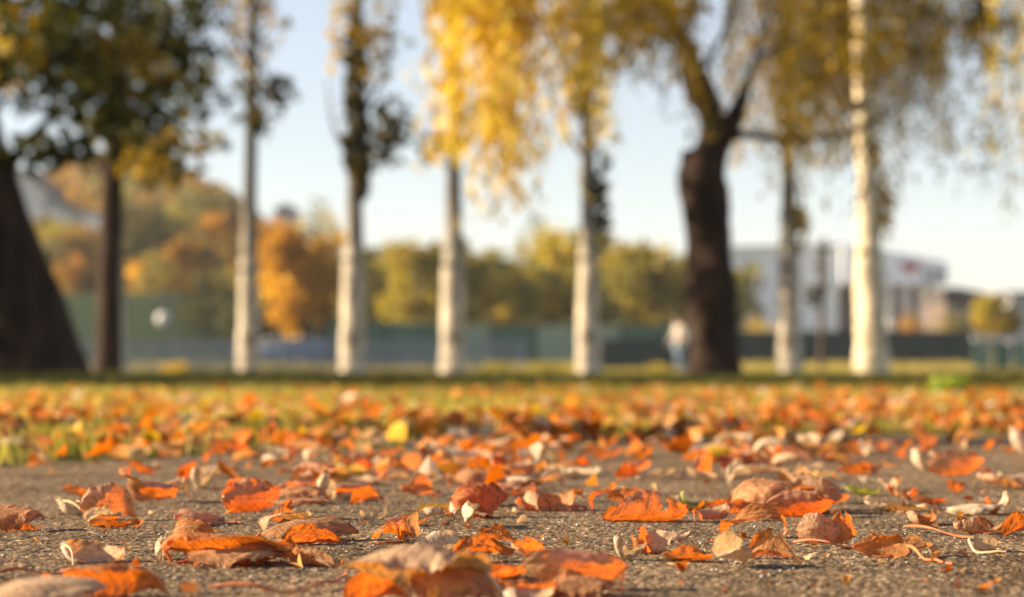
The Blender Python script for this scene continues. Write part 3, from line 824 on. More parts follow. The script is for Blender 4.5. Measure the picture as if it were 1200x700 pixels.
H('long cream leaf arched with an orange right end, far right', 1108, 1186, 574, 604, 'dome', 'cream', 10, -6, 0, seed=2121)
H('orange tip glowing at the right end of the long cream leaf', 1158, 1186, 578, 602, 'tube', 'orange', 70, 0, 0)
H('pink leaf rolled to a tube with an orange mouth, far right', 1120, 1180, 601, 626, 'tube', 'rust', -6, 0, 0, seed=2123)
H('rust leaf cut by the right edge beside the rolled pink tube', 1176, 1216, 596, 628, 'fold', 'orange', 10, 40, 0)
H('pale tan leaf rising at the right edge behind the tube', 1172, 1230, 548, 574, 'dome', 'tan', 10, 0, 0)
H('glowing orange leaf with a rising tip on the right asphalt', 1090, 1156, 526, 558, 'cup', 'orange', 8, -55, 0, seed=2131)
H('white round curl left of the glowing leaf with the rising tip', 1070, 1102, 522, 552, 'curl', 'cream', 20, 30, 0)
H('flat orange leaf at left of the white round curl', 984, 1028, 540, 556, 'flat', 'orange', 10, -30, 0)
H('pale orange leaf between the flat one and the white round curl', 1020, 1056, 538, 556, 'crumple', 'tan', 10, 10, 0)
H('pale green leaf lying flat right of the right pile', 992, 1034, 568, 580, 'flat', 'green', 3, -6, 0)
H('tall tan curl cut by the right edge at the far side of the path', 1188, 1216, 498, 536, 'curl', 'tan', 70, 60, 0)
# middle distance, soft
H('glowing orange upright leaf by itself right of centre', 724, 750, 538, 564, 'fold', 'red', 10, 70, 0)
H('tiny white leaf beside the lone upright orange leaf', 746, 760, 546, 562, 'curl', 'cream', 20, 30, 0)
H('orange sail-like leaf standing at the left of the hazy right cluster', 812, 836, 524, 560, 'cup', 'orange', 55, -70, 0)
H('broad red brown leaf in the middle of the hazy right cluster', 836, 892, 518, 560, 'dome', 'red', 10, 10, 0)
H('white pointed leaf in the hazy right cluster', 852, 884, 534, 566, 'crumple', 'cream', 15, 20, 0)
H('cream arched leaf crowning the hazy right cluster', 884, 940, 512, 536, 'arch', 'cream', 5, 10, 0)
H('long pale leaf behind the right pile', 928, 982, 534, 560, 'tube', 'cream', 12, 0, 0)
H('pale cream leaf, long and bright, in the soft middle row', 448, 492, 542, 564, 'tube', 'cream', -4, 0, 0)
H('white upright curl in the soft middle row, left of centre', 368, 392, 548, 588, 'twist', 'cream', 70, 60, 0)
H('red leaf with a white end behind the white upright curl', 400, 440, 530, 556, 'cup', 'red', 10, -50, 0)
H('orange leaf leaning beside the long pale leaf', 478, 506, 552, 578, 'cup', 'orange', 30, -50, 0)
H('red leaf standing in the middle row above the hood-shaped leaf', 532, 600, 545, 572, 'dome', 'rust', 10, 10, 0)
H('white ragged leaf in the middle row above the hood-shaped leaf', 552, 586, 540, 554, 'crumple', 'cream', 8, 10, 0)
H('orange leaf with a white upright fin, middle row', 410, 450, 568, 592, 'fold', 'orange', 12, 50, 0)
H('flat rust leaf at the left of the soft middle row', 322, 386, 568, 592, 'dome', 'rust', 5, 6, 0)
print('HERO', leaf_no)

# ------------------------------------------------------------------ further leaves on the path and the near grass: copies of a few kinds
random.seed(5)
protos = []
for k in range(22):
    kind = ['dome', 'flat', 'cup', 'boat', 'tube', 'arch', 'curl', 'fold', 'twist', 'crumple', 'crumple'][k % 11]
    r = np.random.default_rng(300 + k); random.seed(300 + k)
    P, F, UVc, base, tdir = leaf_arrays(kind, 300 + k, L=0.066, W=r.uniform(0.04, 0.055), nu=24, nv=15)
    M = rotm(R(r.uniform(-40, 40)) + (math.pi if k % 3 == 0 else 0), R(r.uniform(-15, 15)), 0)
    P = P @ M.T; base = M @ base; tdir = M @ tdir
    dz = P[:, 2].min(); P[:, 2] -= dz; base[2] -= dz
    me = mesh_np('fallen_leaf', P, F, UVc)
    sp = stem_points(base, tdir, 0.035, r, 0)
    v, f = tube_arrays(sp, np.linspace(0.0011, 0.0007, len(sp)), 5)
    sm = mesh_np('stem', v, f)
    sm.materials.append(STEM)
    me.materials.append(LEAF['orange'])
    protos.append((me, sm))

random.seed(21)
SHAPES = ['domed', 'flat', 'cupped', 'boat-like', 'rolled', 'arching', 'curled', 'folded', 'twisted', 'crumpled', 'crumpled']
COLW = {'orange': 'orange', 'red': 'red', 'rust': 'rust brown', 'tan': 'tan', 'cream': 'cream', 'ochre': 'ochre'}
ANCHORS = [('the large cupped leaf', 675, 680), ('the boat-shaped orange leaf', 756, 604), ('the hood-shaped red leaf', 562, 602), ('the ribbed cream tube', 520, 640),
           ('the right pile', 920, 592), ('the upright glowing leaf', 125, 606), ('the see-through dark red leaf', 292, 598), ('the left centre stack', 355, 625),
           ('the lone upright orange leaf', 737, 562), ('the glowing leaf with rising tip', 1120, 555), ('the hazy right cluster', 862, 552), ('the long cream leaf far right', 1148, 600),
           ('the white upright curl', 380, 585), ('the long pale cream leaf', 470, 562), ('the small pink curled leaf', 642, 600), ('the small folded red leaf', 222, 568),
           ('the ochre flat leaf', 188, 577), ('the flat green leaf', 1012, 578), ('the white curl left of the tall tip', 1084, 550), ('the arching orange leaf', 884, 630), ('the white ragged leaf', 568, 552)]
TREES_AT = [('the dark leaning tree', 45), ('the narrow dark tree', 128), ('the first poplar', 291), ('the second poplar', 413), ('the third poplar', 531), ('the middle poplar', 690), ('the willow trunk', 838), ('the poplar behind the white hall wall', 925), ('the thick pale poplar', 1018), ('the light green weed', 1114)]
TREES_AT[7] = ('the fifth poplar', 925)
USED = {}
def place_words(x, z, on_grass):
    px = 600 + x * FPX / z; py = HOR + CAM_H * FPX / z
    if on_grass:
        n, ax = min(TREES_AT, key=lambda a: abs(a[1] - px))
        side = 'straight below' if abs(ax - px) < 14 else ('below and left of' if px < ax else 'below and right of')
        return f'in the grass {side} {n}'
    n, ax, ay = min(ANCHORS, key=lambda a: (a[1] - px) ** 2 + 6 * (a[2] - py) ** 2)
    dx, dy = px - ax, (py - ay) * 2.5
    far = 'just ' if math.hypot(dx, dy) < 35 else ''
    w = ('right of' if dx > 0 else 'left of') if abs(dx) > abs(dy) else ('before' if dy > 0 else 'behind')
    return f'{far}{w} {n}'
def scatter_leaf(x, z, label, group, zoff=0.0, s=None):
    pi = random.randrange(len(protos)); me, sm = protos[pi]
    o = bpy.data.objects.new('fallen_leaf', me); C.objects.link(o)
    c = random.choices(['orange', 'red', 'rust', 'tan', 'cream', 'ochre'], [0.34, 0.14, 0.15, 0.18, 0.15, 0.04])[0]
    o.material_slots[0].link = 'OBJECT'; o.material_slots[0].material = LEAF[c]
    s = s or random.uniform(0.5, 1.05)
    o.scale = (s, s, s * random.uniform(0.6, 1.0)); o.rotation_euler = (0, 0, random.uniform(0, 6.28))
    o.location = (x, z, zoff)
    sz = 'tiny' if s < 0.6 else ('small' if s < 0.8 else 'larger')
    label = f"{sz} {SHAPES[pi % 11]} {COLW[c]} leaf {place_words(x, z, 'grass' in label and 'lying' in label)}"
    tag(o, label, 'leaf', group)
    if random.random() < 0.5:
        q = bpy.data.objects.new('stem', sm); C.objects.link(q); q.parent = o
blobs = [(520, 556, 110, 14, 46), (590, 530, 90, 8, 22), (880, 545, 60, 16, 20), (380, 560, 50, 14, 12), (1110, 572, 60, 16, 9), (200, 600, 110, 30, 6),
         (620, 585, 70, 14, 10), (900, 525, 130, 8, 16), (300, 535, 120, 5, 12), (1060, 530, 80, 10, 6), (600, 580, 320, 30, 14)]
cnt = 0
for bx, by, sxp, syp, k in blobs:
    for q in range(k):
        for t in range(20):
            px = random.gauss(bx, sxp); py = random.gauss(by, syp)
            if 512 < py < 640 and -20 < px < 1220: break
        else: continue
        x, z = gp(px, py)
        if z > edge_Z(x): continue
        far = py < 545
        scatter_leaf(x, z, 'small dry leaf on the asphalt near the grass, soft with distance' if far else 'small dry curled leaf on the middle of the asphalt',
                     'small leaves by the grass edge' if far else 'small leaves scattered on the path', 0.001, random.uniform(0.35, 0.95) if not far else random.uniform(0.45, 0.9))
        cnt += 1
left = 298 - leaf_no - cnt
for q in range(left):
    z = 3.3 * (6.5 / 3.3) ** random.random(); x = random.uniform(-0.235, 0.235) * z
    if z < edge_Z(x) + 0.03: z = float(edge_Z(x)) + random.random() * 0.8
    scatter_leaf(x, z, 'blurred dry leaf lying in the near grass behind the path', 'leaves in the near grass', 0.012 + 0.01 * random.random(), random.uniform(0.5, 0.95))
print('LEAVES', leaf_no, cnt, left)

# copies that came out with the same words: say which lies nearer
from collections import defaultdict
same = defaultdict(list)
for o in C.objects:
    if o.get('category') == 'leaf': same[o['label']].append(o)
for k, v in same.items():
    if len(v) > 1:
        v.sort(key=lambda o: o.location.y)
        words_ = ['nearest', 'farthest'] if len(v) == 2 else ['nearest'] + ['middle'] * (len(v) - 2) + ['farthest']
        for o, w in zip(v, words_): o['label'] = f"{k}, {w.replace('est', 'er') if len(v) == 2 else w} one"

# smaller leaves drifted together along the edge of the grass
n = 800
px = np.concatenate([rng.normal(560, 110, 360), rng.normal(890, 80, 200), rng.uniform(-30, 1230, 240)]); py = np.concatenate([rng.normal(540, 14, 360), rng.normal(534, 10, 200), rng.normal(522, 8, 240)])
py = np.clip(py, 508, 575); z = FPX * CAM_H / (py - HOR); x = (px - 600) * z / FPX
k = (z < edge_Z(x) - 0.01) & (rng.random(len(x)) < 0.3); x = x[k]; z = z[k]
litter(len(x), x, z, 0.018 + 0.030 * rng.random(len(x)), 'leaf_drift', 'small leaves drifted together on the asphalt along the grass', LIT, [0.30, 0.20, 0.18, 0.12, 0.12, 0.02, 0.06])

# crumbs of broken leaf
n = 420
z = 1.35 * (3.6 / 1.35) ** rng.random(n); x = (rng.random(n) - 0.5) * 0.5 * z
litter(n, x, np.minimum(z, edge_Z(x) - 0.02), 0.003 + 0.011 * rng.random(n) ** 2, 'leaf_crumbs', 'small crumbs of dry leaf scattered over the asphalt', LIT[:5])

# thin fallen twigs
for lab, pts in (('long reddish stalk lying before the left leaves, running into the big front leaf', [(245, 696), (300, 697), (350, 697), (385, 690), (402, 684)]),
                 ('thin red twig at the left edge behind the large corner leaf', [(-10, 680), (30, 677), (70, 674), (100, 675)]),
                 ('short red twig lying near the toothed brown leaf', [(1062, 622), (1100, 630), (1140, 632)]),
                 ('thin red stalk between the arching and the toothed leaves', [(930, 641), (970, 644), (1004, 644)])):
    P = []
    for i, (a, b) in enumerate(pts):
        x, z = gp(a, b); P.append((x, z, 0.0035 + 0.002 * math.sin(i * 2.1)))
    P = np.array(P); t = np.linspace(0, len(P) - 1, 24); P = np.stack([np.interp(t, range(len(P)), P[:, q]) for q in range(3)], 1)
    P[:, 2] += 0.0015 * np.sin(t * 3); P -= P[0] * np.array([1, 1, 0]) * 0
    v, f = tube_arrays(P, 0.0010 + 0.0003 * np.sin(np.linspace(0, 9, 24)), 6)
    tag(obj('twig', mesh_np('twig', v, f), STEM), lab, 'twig', 'thin stalks and twigs on the path')

# ------------------------------------------------------------------ trees
DARKBARK = bark_mat('dark_bark', (0.055, 0.033, 0.022), (0.014, 0.009, 0.007), 7.0)
PALEBARK = bark_mat('pale_poplar_bark', (0.60, 0.53, 0.43), (0.13, 0.115, 0.09), 5.0, 0.36, 0.53, (1, 1, 0.5), upper=(0.10, 0.095, 0.085), h0=1.5, h1=2.9, scars=True)  # upper trunk darkened in the bark colour to stand for crown shade
CREAMBARK = bark_mat('cream_poplar_bark', (0.68, 0.58, 0.42), (0.20, 0.16, 0.10), 5.0, 0.34, 0.5, (1, 1, 0.5), scars=True)
BROWNBARK = bark_mat('brown_bark', (0.12, 0.085, 0.06), (0.05, 0.035, 0.025), 5.0)

def spline(pts, n):
    pts = np.asarray(pts, float); t = np.linspace(0, len(pts) - 1, n)
    i = np.clip(np.floor(t).astype(int), 0, len(pts) - 2); f = (t - i)[:, None]
    p0 = pts[np.maximum(i - 1, 0)]; p1 = pts[i]; p2 = pts[i + 1]; p3 = pts[np.minimum(i + 2, len(pts) - 1)]
    return 0.5 * ((2*p1) + (-p0 + p2)*f + (2*p0 - 5*p1 + 4*p2 - p3)*f*f + (-p0 + 3*p1 - 3*p2 + p3)*f**3)

def limb(pts4, base, n=14, seg=10, lump=0.10, name='limb', mat=None, parent=None, seed=0):
    """pts4: (x,y,z,r) in world; built relative to base"""
    q = spline(pts4, n)
    v, f = tube_arrays(q[:, :3] - np.array(base), np.maximum(q[:, 3], 0.004), seg, lump, seed)
    return obj(name, mesh_np(name, v, f), mat, parent)

def cards(cen, size, cols, down=0.0, aspect=0.45):
    """small two-faced leaves at the given points"""
    n = len(cen)
    d = rng.normal(size=(n, 3)); d[:, 2] -= down * 2.0; d /= np.linalg.norm(d, axis=1)[:, None]
    e = np.cross(d, rng.normal(size=(n, 3))); e /= np.linalg.norm(e, axis=1)[:, None]
    nn = np.cross(d, e)
    s = size[:, None]
    V = np.stack([cen - d*s*0.5, cen + e*s*aspect*0.5 + nn*s*0.08, cen + d*s*0.5, cen - e*s*aspect*0.5 + nn*s*0.08], 1)
    F = (np.array([(0, 1, 2, 3)])[None] + 4 * np.arange(n)[:, None, None]).reshape(-1, 4)
    return V.reshape(-1, 3), F, np.repeat(cols, 4, 0)

def crown(name, groups, base, parent):
    Vs, Fs, Ts = [], [], []; b = 0
    for cen, size, cols, down, asp in groups:
        v, f, t = cards(cen - np.array(base), size, cols, down, asp)
        Vs.append(v); Fs.append(f + b); Ts.append(t); b += len(v)
    return obj(name, mesh_np(name, np.vstack(Vs), np.vstack(Fs), tint=np.vstack(Ts), smooth_=False), TINT, parent)

def blob_pts(n, cx, cy, Z, rx, ry, rz, clump=9, hollow=0.0):
    """points clumped inside an ellipsoid given in pixels (rx, ry) and metres (rz) round pixel cx,cy at distance Z"""
    c = np.array(wp(cx, cy, Z)); rad = np.array([rx * Z / FPX, rz, ry * Z / FPX])
    k = max(3, n // clump)
    q = rng.normal(size=(k, 3)); q /= np.linalg.norm(q, axis=1)[:, None]; q *= (rng.random((k, 1)) ** (1 / 2.2)) 
    cl = c + q * rad
    idx = rng.integers(0, k, n)
    return cl[idx] + rng.normal(size=(n, 3)) * np.array([1, 1, 1]) * rad.min() * 0.10

def strands(n, cx0, cx1, ytop, ybot, Z, dz, step=0.10, jit=0.05, ragged=0.6):
    """hanging willow shoots between two pixel columns; returns leaf points"""
    out = []
    for k in range(n):
        px = random.uniform(cx0, cx1); z = Z + random.uniform(-dz, dz)
        yb = ytop + (ybot - ytop) * (1 - ragged * random.random() ** 1.5)
        x0, y0, z0 = wp(px, ytop - random.uniform(0, 120), z); _, _, z1 = wp(px, yb, z)
        m = max(4, int((z0 - z1) / step))
        t = np.linspace(0, 1, m)
        sw = random.uniform(-0.25, 0.25)
        P = np.stack([x0 + sw * t * t + jit * rng.normal(size=m), y0 + 0.2 * rng.normal() * t + jit * rng.normal(size=m), z0 + (z1 - z0) * t], 1)
        out.append(P)
    return np.vstack(out)

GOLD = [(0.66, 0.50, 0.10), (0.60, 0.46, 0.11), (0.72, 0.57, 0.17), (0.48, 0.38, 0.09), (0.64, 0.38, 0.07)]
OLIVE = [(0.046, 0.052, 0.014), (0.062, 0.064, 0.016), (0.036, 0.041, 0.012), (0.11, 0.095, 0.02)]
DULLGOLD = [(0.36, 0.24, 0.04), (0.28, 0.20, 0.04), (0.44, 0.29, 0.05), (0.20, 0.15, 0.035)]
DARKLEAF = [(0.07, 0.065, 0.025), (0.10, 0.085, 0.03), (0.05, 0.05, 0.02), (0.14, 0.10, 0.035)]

# -- poplars
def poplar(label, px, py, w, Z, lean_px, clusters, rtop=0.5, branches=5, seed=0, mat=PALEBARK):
    b = wp(px, HOR, Z); base = (b[0], Z, float(ground_h(b[0], Z)) - 0.05)
    t = empty('poplar_tree', base)
    tag(t, label, 'tree', 'poplars standing in a row')
    r0 = w * 0.90 * Z / FPX / 2
    top = wp(px + lean_px * 1.5, -260, Z); midp = wp(px + lean_px * 0.4, 200, Z)
    pts = [(base[0], Z, base[2], r0 * 1.28), (base[0], Z, base[2] + 0.35, r0 * 1.04), (base[0] + (midp[0]-base[0])*0.45, Z, (base[2] + midp[2]) / 2, r0 * 0.92), (midp[0], Z, midp[2], r0 * 0.62), (top[0], Z, top[2], r0 * rtop * 0.7)]
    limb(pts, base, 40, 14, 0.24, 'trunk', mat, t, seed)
    rs = random.Random(seed)
    for k in range(branches):
        y = rs.uniform(-120, 210); s = rs.choice((-1, 1))
        p0 = np.array(wp(px + lean_px * (HOR - y) / 430 * 0.9, y, Z)); L = rs.uniform(0.5, 1.0)
        p1 = p0 + np.array([s * L * 0.45, rs.uniform(-0.4, 0.4), L * 0.8]); p2 = p1 + np.array([s * L * 0.15, 0, L * 1.1])
        limb([(*p0, r0 * 0.25), (*p1, r0 * 0.15), (*p2, r0 * 0.05)], base, 8, 6, 0.05, 'limb', BROWNBARK, t, seed + k)
    groups = []
    for (n, cx, cy, rx, ry, cols) in clusters:
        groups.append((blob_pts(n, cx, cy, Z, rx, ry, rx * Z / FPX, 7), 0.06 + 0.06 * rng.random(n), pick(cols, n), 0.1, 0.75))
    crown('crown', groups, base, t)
    return t
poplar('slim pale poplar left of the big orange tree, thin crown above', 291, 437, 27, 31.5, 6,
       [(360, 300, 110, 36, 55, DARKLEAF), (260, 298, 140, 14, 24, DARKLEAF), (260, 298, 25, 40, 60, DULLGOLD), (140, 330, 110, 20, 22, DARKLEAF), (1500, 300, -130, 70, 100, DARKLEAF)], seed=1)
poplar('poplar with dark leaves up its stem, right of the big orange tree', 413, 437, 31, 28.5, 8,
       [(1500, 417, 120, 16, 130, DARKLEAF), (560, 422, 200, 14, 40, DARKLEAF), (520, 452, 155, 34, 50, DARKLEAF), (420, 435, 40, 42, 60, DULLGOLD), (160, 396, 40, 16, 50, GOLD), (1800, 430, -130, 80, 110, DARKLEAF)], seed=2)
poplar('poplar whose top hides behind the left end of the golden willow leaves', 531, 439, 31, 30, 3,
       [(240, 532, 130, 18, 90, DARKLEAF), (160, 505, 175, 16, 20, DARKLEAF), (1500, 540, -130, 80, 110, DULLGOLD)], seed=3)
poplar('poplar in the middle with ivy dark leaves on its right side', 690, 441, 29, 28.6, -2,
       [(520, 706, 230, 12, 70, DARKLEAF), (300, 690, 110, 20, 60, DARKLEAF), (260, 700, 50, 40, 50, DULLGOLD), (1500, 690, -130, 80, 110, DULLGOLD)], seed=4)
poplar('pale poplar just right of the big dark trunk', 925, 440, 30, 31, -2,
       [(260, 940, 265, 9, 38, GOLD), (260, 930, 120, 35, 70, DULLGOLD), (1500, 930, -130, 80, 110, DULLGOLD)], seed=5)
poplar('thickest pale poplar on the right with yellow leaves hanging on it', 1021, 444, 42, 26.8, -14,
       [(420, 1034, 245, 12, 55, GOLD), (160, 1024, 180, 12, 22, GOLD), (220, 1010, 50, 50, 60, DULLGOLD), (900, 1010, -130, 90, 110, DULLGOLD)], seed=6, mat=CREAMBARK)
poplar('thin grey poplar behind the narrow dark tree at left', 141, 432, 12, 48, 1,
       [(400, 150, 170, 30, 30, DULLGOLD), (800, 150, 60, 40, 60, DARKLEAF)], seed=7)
poplar('thin bare stem behind the row, before the white hall', 963, 384, 9, 70, 0,
       [(120, 961, 345, 8, 14, DARKLEAF), (140, 964, 300, 5, 18, DARKLEAF)], seed=8, mat=BROWNBARK, branches=0) if False else None

# -- dark leaning tree at the left edge
def dark_left():
    Z = 21.6; base = (wp(42, HOR, Z)[0], Z, -0.08)
    t = empty('leaning_tree', base); tag(t, 'big dark tree leaning to the left at the left edge', 'tree')
    P = lambda px, py, r: (*wp(px, py, Z), r)
    limb([P(44, 456, 0.56), P(40, 430, 0.46), P(18, 350, 0.40), P(-18, 240, 0.36), P(-52, 120, 0.33), P(-80, 0, 0.30), P(-100, -150, 0.22)], base, 40, 20, 0.16, 'trunk', DARKBARK, t, 9)
    for k, q in enumerate([[(-50, 130, .16), (20, 60, .11), (90, 10, .07), (160, -60, .03)], [(-80, 0, .18), (10, -60, .12), (120, -120, .06)], [(-20, 240, .08), (30, 170, .05), (80, 120, .03)]]):
        limb([P(*a) for a in q], base, 16, 8, 0.1, 'limb', DARKBARK, t, 10 + k)
    g = []
    for n, cx, cy, rx, ry, rz, cols in [(2900, 80, 50, 150, 95, 1.6, OLIVE), (520, 140, 140, 80, 45, 1.2, OLIVE), (500, 60, 180, 50, 30, 0.8, OLIVE), (600, 25, 45, 60, 60, 0.9, GOLD),
                                        (260, 130, 85, 60, 40, 0.8, DULLGOLD), (5000, 20, -130, 260, 120, 2.4, OLIVE), (240, 205, 90, 40, 80, 1.0, OLIVE), (260, 180, 60, 70, 60, 0.8, GOLD)]:
        g.append((blob_pts(n, cx, cy, Z, rx, ry, rz, 9), 0.07 + 0.07 * rng.random(n), pick(cols, n), 0.2, 0.6))
    crown('crown', g, base, t)
dark_left()

def dark_second():
    Z = 34; base = (wp(127, HOR, Z)[0], Z, -0.05)
    t = empty('dark_tree', base); tag(t, 'narrow dark tree behind the leaning one at left', 'tree')
    P = lambda px, py, r: (*wp(px, py, Z), r)
    limb([P(126, 448, 0.24), P(127, 425, 0.19), P(128, 320, 0.16), P(132, 200, 0.15), P(138, 100, 0.13), P(140, -100, 0.08)], base, 30, 14, 0.14, 'trunk', DARKBARK, t, 14)
    limb([P(132, 210, .08), P(170, 150, .06), P(210, 80, .04)], base, 12, 8, 0.1, 'limb', DARKBARK, t, 15)
    limb([P(130, 220, .07), P(100, 160, .05), P(70, 100, .03)], base, 12, 8, 0.1, 'limb', DARKBARK, t, 16)
    g = []
    for n, cx, cy, rx, ry, rz, cols in [(700, 132, 100, 80, 85, 1.6, OLIVE), (280, 225, 120, 50, 90, 1.8, OLIVE), (110, 215, 170, 50, 40, 1.8, DULLGOLD), (500, 180, 190, 50, 30, 1.4, DULLGOLD), (260, 232, 60, 45, 90, 1.6, OLIVE), (2600, 160, -60, 140, 110, 2.5, OLIVE)]:
        g.append((blob_pts(n, cx, cy, Z, rx, ry, rz, 6), 0.11 + 0.09 * rng.random(n), pick(cols, n), 0.2, 0.6))
    crown('crown', g, base, t)
dark_second()

# -- big willow
def willow():
    Z = 22.5; base = (wp(838, HOR, Z)[0], Z, -0.08)
    t = empty('willow_tree', base); tag(t, 'big willow with a thick dark forked trunk and golden hanging leaves', 'tree')
    P = lambda px, py, r, dz=0: (*wp(px, py, Z + dz), r)
    limb([P(840, 458, 0.36), P(838, 440, 0.27), P(837, 400, 0.232), P(834, 345, 0.245), P(830, 290, 0.215), P(826, 240, 0.235), P(825, 200, 0.215), P(834, 172, 0.15), P(833, 140, 0.115), P(824, 112, 0.135), P(812, 86, 0.12), P(806, 60, 0.085), P(790, 30, 0.08), P(750, -60, 0.05)], base, 70, 22, 0.26, 'trunk', DARKBARK, t, 20)
    limb([P(812, 200, .10), P(806, 184, .075), P(803, 176, .03)], base, 8, 10, 0.2, 'stub', DARKBARK, t, 19)
    for k, q in enumerate([[(838, 178, .12), (854, 150, .105), (866, 124, .08), (874, 104, .05), (884, 70, .022), (905, 10, .015)],
                           [(846, 164, .07), (872, 158, .045), (930, 163, .036), (1000, 154, .026), (1060, 120, .014)],
                           [(815, 90, .05), (842, 50, .026), (870, -20, .02)],
                           [(790, 20, .05, 0), (720, -20, .035, -.4), (640, -40, .025, -.6), (560, -30, .02, -.6)],
                           [(884, 70, .022), (960, 30, .02), (1060, -10, .02), (1150, -30, .014)]]):
        limb([P(*a) for a in q], base, 20, 10, 0.16, 'limb', DARKBARK, t, 21 + k)
    random.seed(33)
    g = []
    def st(n, x0, x1, yt, yb, zz, dz, cols, rag=0.6, step=0.055):
        p = strands(n, x0, x1, yt, yb, zz, dz, step, 0.045, rag)
        m = len(p); g.append((p, 0.07 + 0.06 * rng.random(m), pick(cols, m), 0.9, 0.36))
    st(66, 512, 612, -30, 198, 17.5, 0.6, GOLD, 0.45)
    st(46, 590, 700, -30, 175, 17.8, 0.8, GOLD, 0.6)
    st(22, 574, 600, -30, 262, 17.5, 0.3, GOLD, 0.25)
    st(14, 600, 700, 0, 250, 18, 0.8, GOLD, 0.6)
    st(60, 680, 800, -60, 110, 21.5, 1.0, DULLGOLD, 0.6)
    g.append((blob_pts(1300, 600, 10, 17.6, 110, 50, 0.8, 12), 0.06 + 0.05 * rng.random(1300), pick(GOLD, 1300), 0.6, 0.4))
    st(12, 790, 822, -40, 180, 21.5, 0.4, DULLGOLD, 0.4)
    st(140, 850, 1010, -60, 205, 28.4, 1.0, DULLGOLD, 0.55)
    st(150, 960, 1110, -60, 185, 28.8, 1.0, DULLGOLD, 0.6)
    st(30, 900, 1060, 60, 250, 21, 0.8, DULLGOLD, 0.6)
    st(36, 1090, 1210, -60, 230, 21, 0.8, DULLGOLD, 0.7, 0.08)
    st(12, 1160, 1215, -20, 270, 20, 0.5, GOLD, 0.4, 0.08)
    for n, cx, cy, rx, ry, rz, cols in [(0, 610, 30, 110, 60, 1.0, GOLD), (1500, 760, 10, 70, 50, 1.4, DULLGOLD), (4200, 1000, 40, 125, 90, 1.6, DULLGOLD), (900, 1140, 30, 80, 60, 1.2, DARKLEAF), (6000, 850, -130, 360, 90, 2.4, DULLGOLD)]:
        if n: g.append((blob_pts(n, cx, cy, Z + (6.2 if cx == 1000 else -1), rx, ry, rz, 12), 0.06 + 0.05 * rng.random(n), pick(cols, n), 0.6, 0.4))
    crown('crown', g, base, t)
willow()

# three unseen trees added left of the view to shade the far grass and trunks
for lab, bx, by, ht in (('broad unseen olive tree added outside the left edge to shade the trunks', -11.0, 19.4, 5.6), ('second unseen olive tree added for shade, farther along the lawn', -11.5, 23.2, 4.8), ('third unseen olive tree added for shade, nearest to the path', -8.5, 14.4, 4.4)):
    base = (bx, by, -0.08); t = empty('unseen_shade_tree', base); tag(t, lab, 'tree')
    limb([(bx, by, -0.1, .3), (bx, by, ht * .35, .2), (bx + .2, by, ht * .6, .14), (bx + .1, by, ht * .9, .05)], base, 20, 12, 0.15, 'trunk', DARKBARK, t, int(by))
    for k in range(5):
        a = k * 1.3; limb([(bx, by, ht * .3, .10), (bx + .9 * math.cos(a), by + .9 * math.sin(a), ht * .5, .06), (bx + 1.8 * math.cos(a), by + 1.8 * math.sin(a), ht * .75, .03)], base, 10, 8, 0.1, 'limb', DARKBARK, t, k)
    n = 9000; q = rng.normal(size=(500, 3)); q /= np.linalg.norm(q, axis=1)[:, None]; q *= rng.random((500, 1)) ** 0.45
    cl = np.array([bx, by, (ht + 0.5) / 2]) + q * np.array([2.6, 2.2, (ht - 0.5) / 2])
    cen = cl[rng.integers(0, 500, n)] + rng.normal(size=(n, 3)) * 0.28
    crown('crown', [(cen, 0.10 + 0.08 * rng.random(n), pick(OLIVE, n), 0.1, 0.7)], base, t)

# unseen tree added beside the path for its trunk's band of shade
bx, by = -4.3, 4.55
base = (bx, by, -0.03); t = empty('added_path_tree', base); tag(t, 'unseen tree added beside the path outside the left edge, its shadow crossing the asphalt', 'tree')
limb([(bx, by, -0.05, .24), (bx, by, .5, .17), (bx + .1, by, 1.6, .16), (bx - .1, by, 3.0, .12), (bx, by, 4.6, .05)], base, 24, 14, 0.15, 'trunk', DARKBARK, t, 77)
q = rng.normal(size=(1500, 3)) * np.array([.8, .8, .7]) + np.array([bx, by, 4.3])
crown('crown', [(q, 0.07 + 0.04 * rng.random(1500), pick(OLIVE, 1500), 0.1, 0.6)], base, t)

# small dark bare sapling in front of the white hall
def sapling():
    Z = 75; b = wp(963, HOR, Z); z0 = float(ground_h(b[0], Z)); base = (b[0], Z, z0)
    t = empty('young_tree', base); tag(t, 'small dark young tree before the white hall', 'tree')
    P = lambda px, py, r: (*wp(px, py, Z), r)
    limb([(b[0], Z, z0, .10), P(963, 360, .08), P(962, 320, .06), P(963, 288, .03)], base, 14, 8, 0.05, 'trunk', BROWNBARK, t, 40)
    g = [(blob_pts(n, cx, cy, Z, rx, ry, 0.2, 6), 0.12 + 0.08 * rng.random(n), pick(DARKLEAF, n), 0, 0.8) for n, cx, cy, rx, ry in ((260, 955, 345, 13, 17), (220, 963, 302, 7, 22), (60, 966, 330, 8, 30))]
    crown('crown', g, base, t)
sapling()

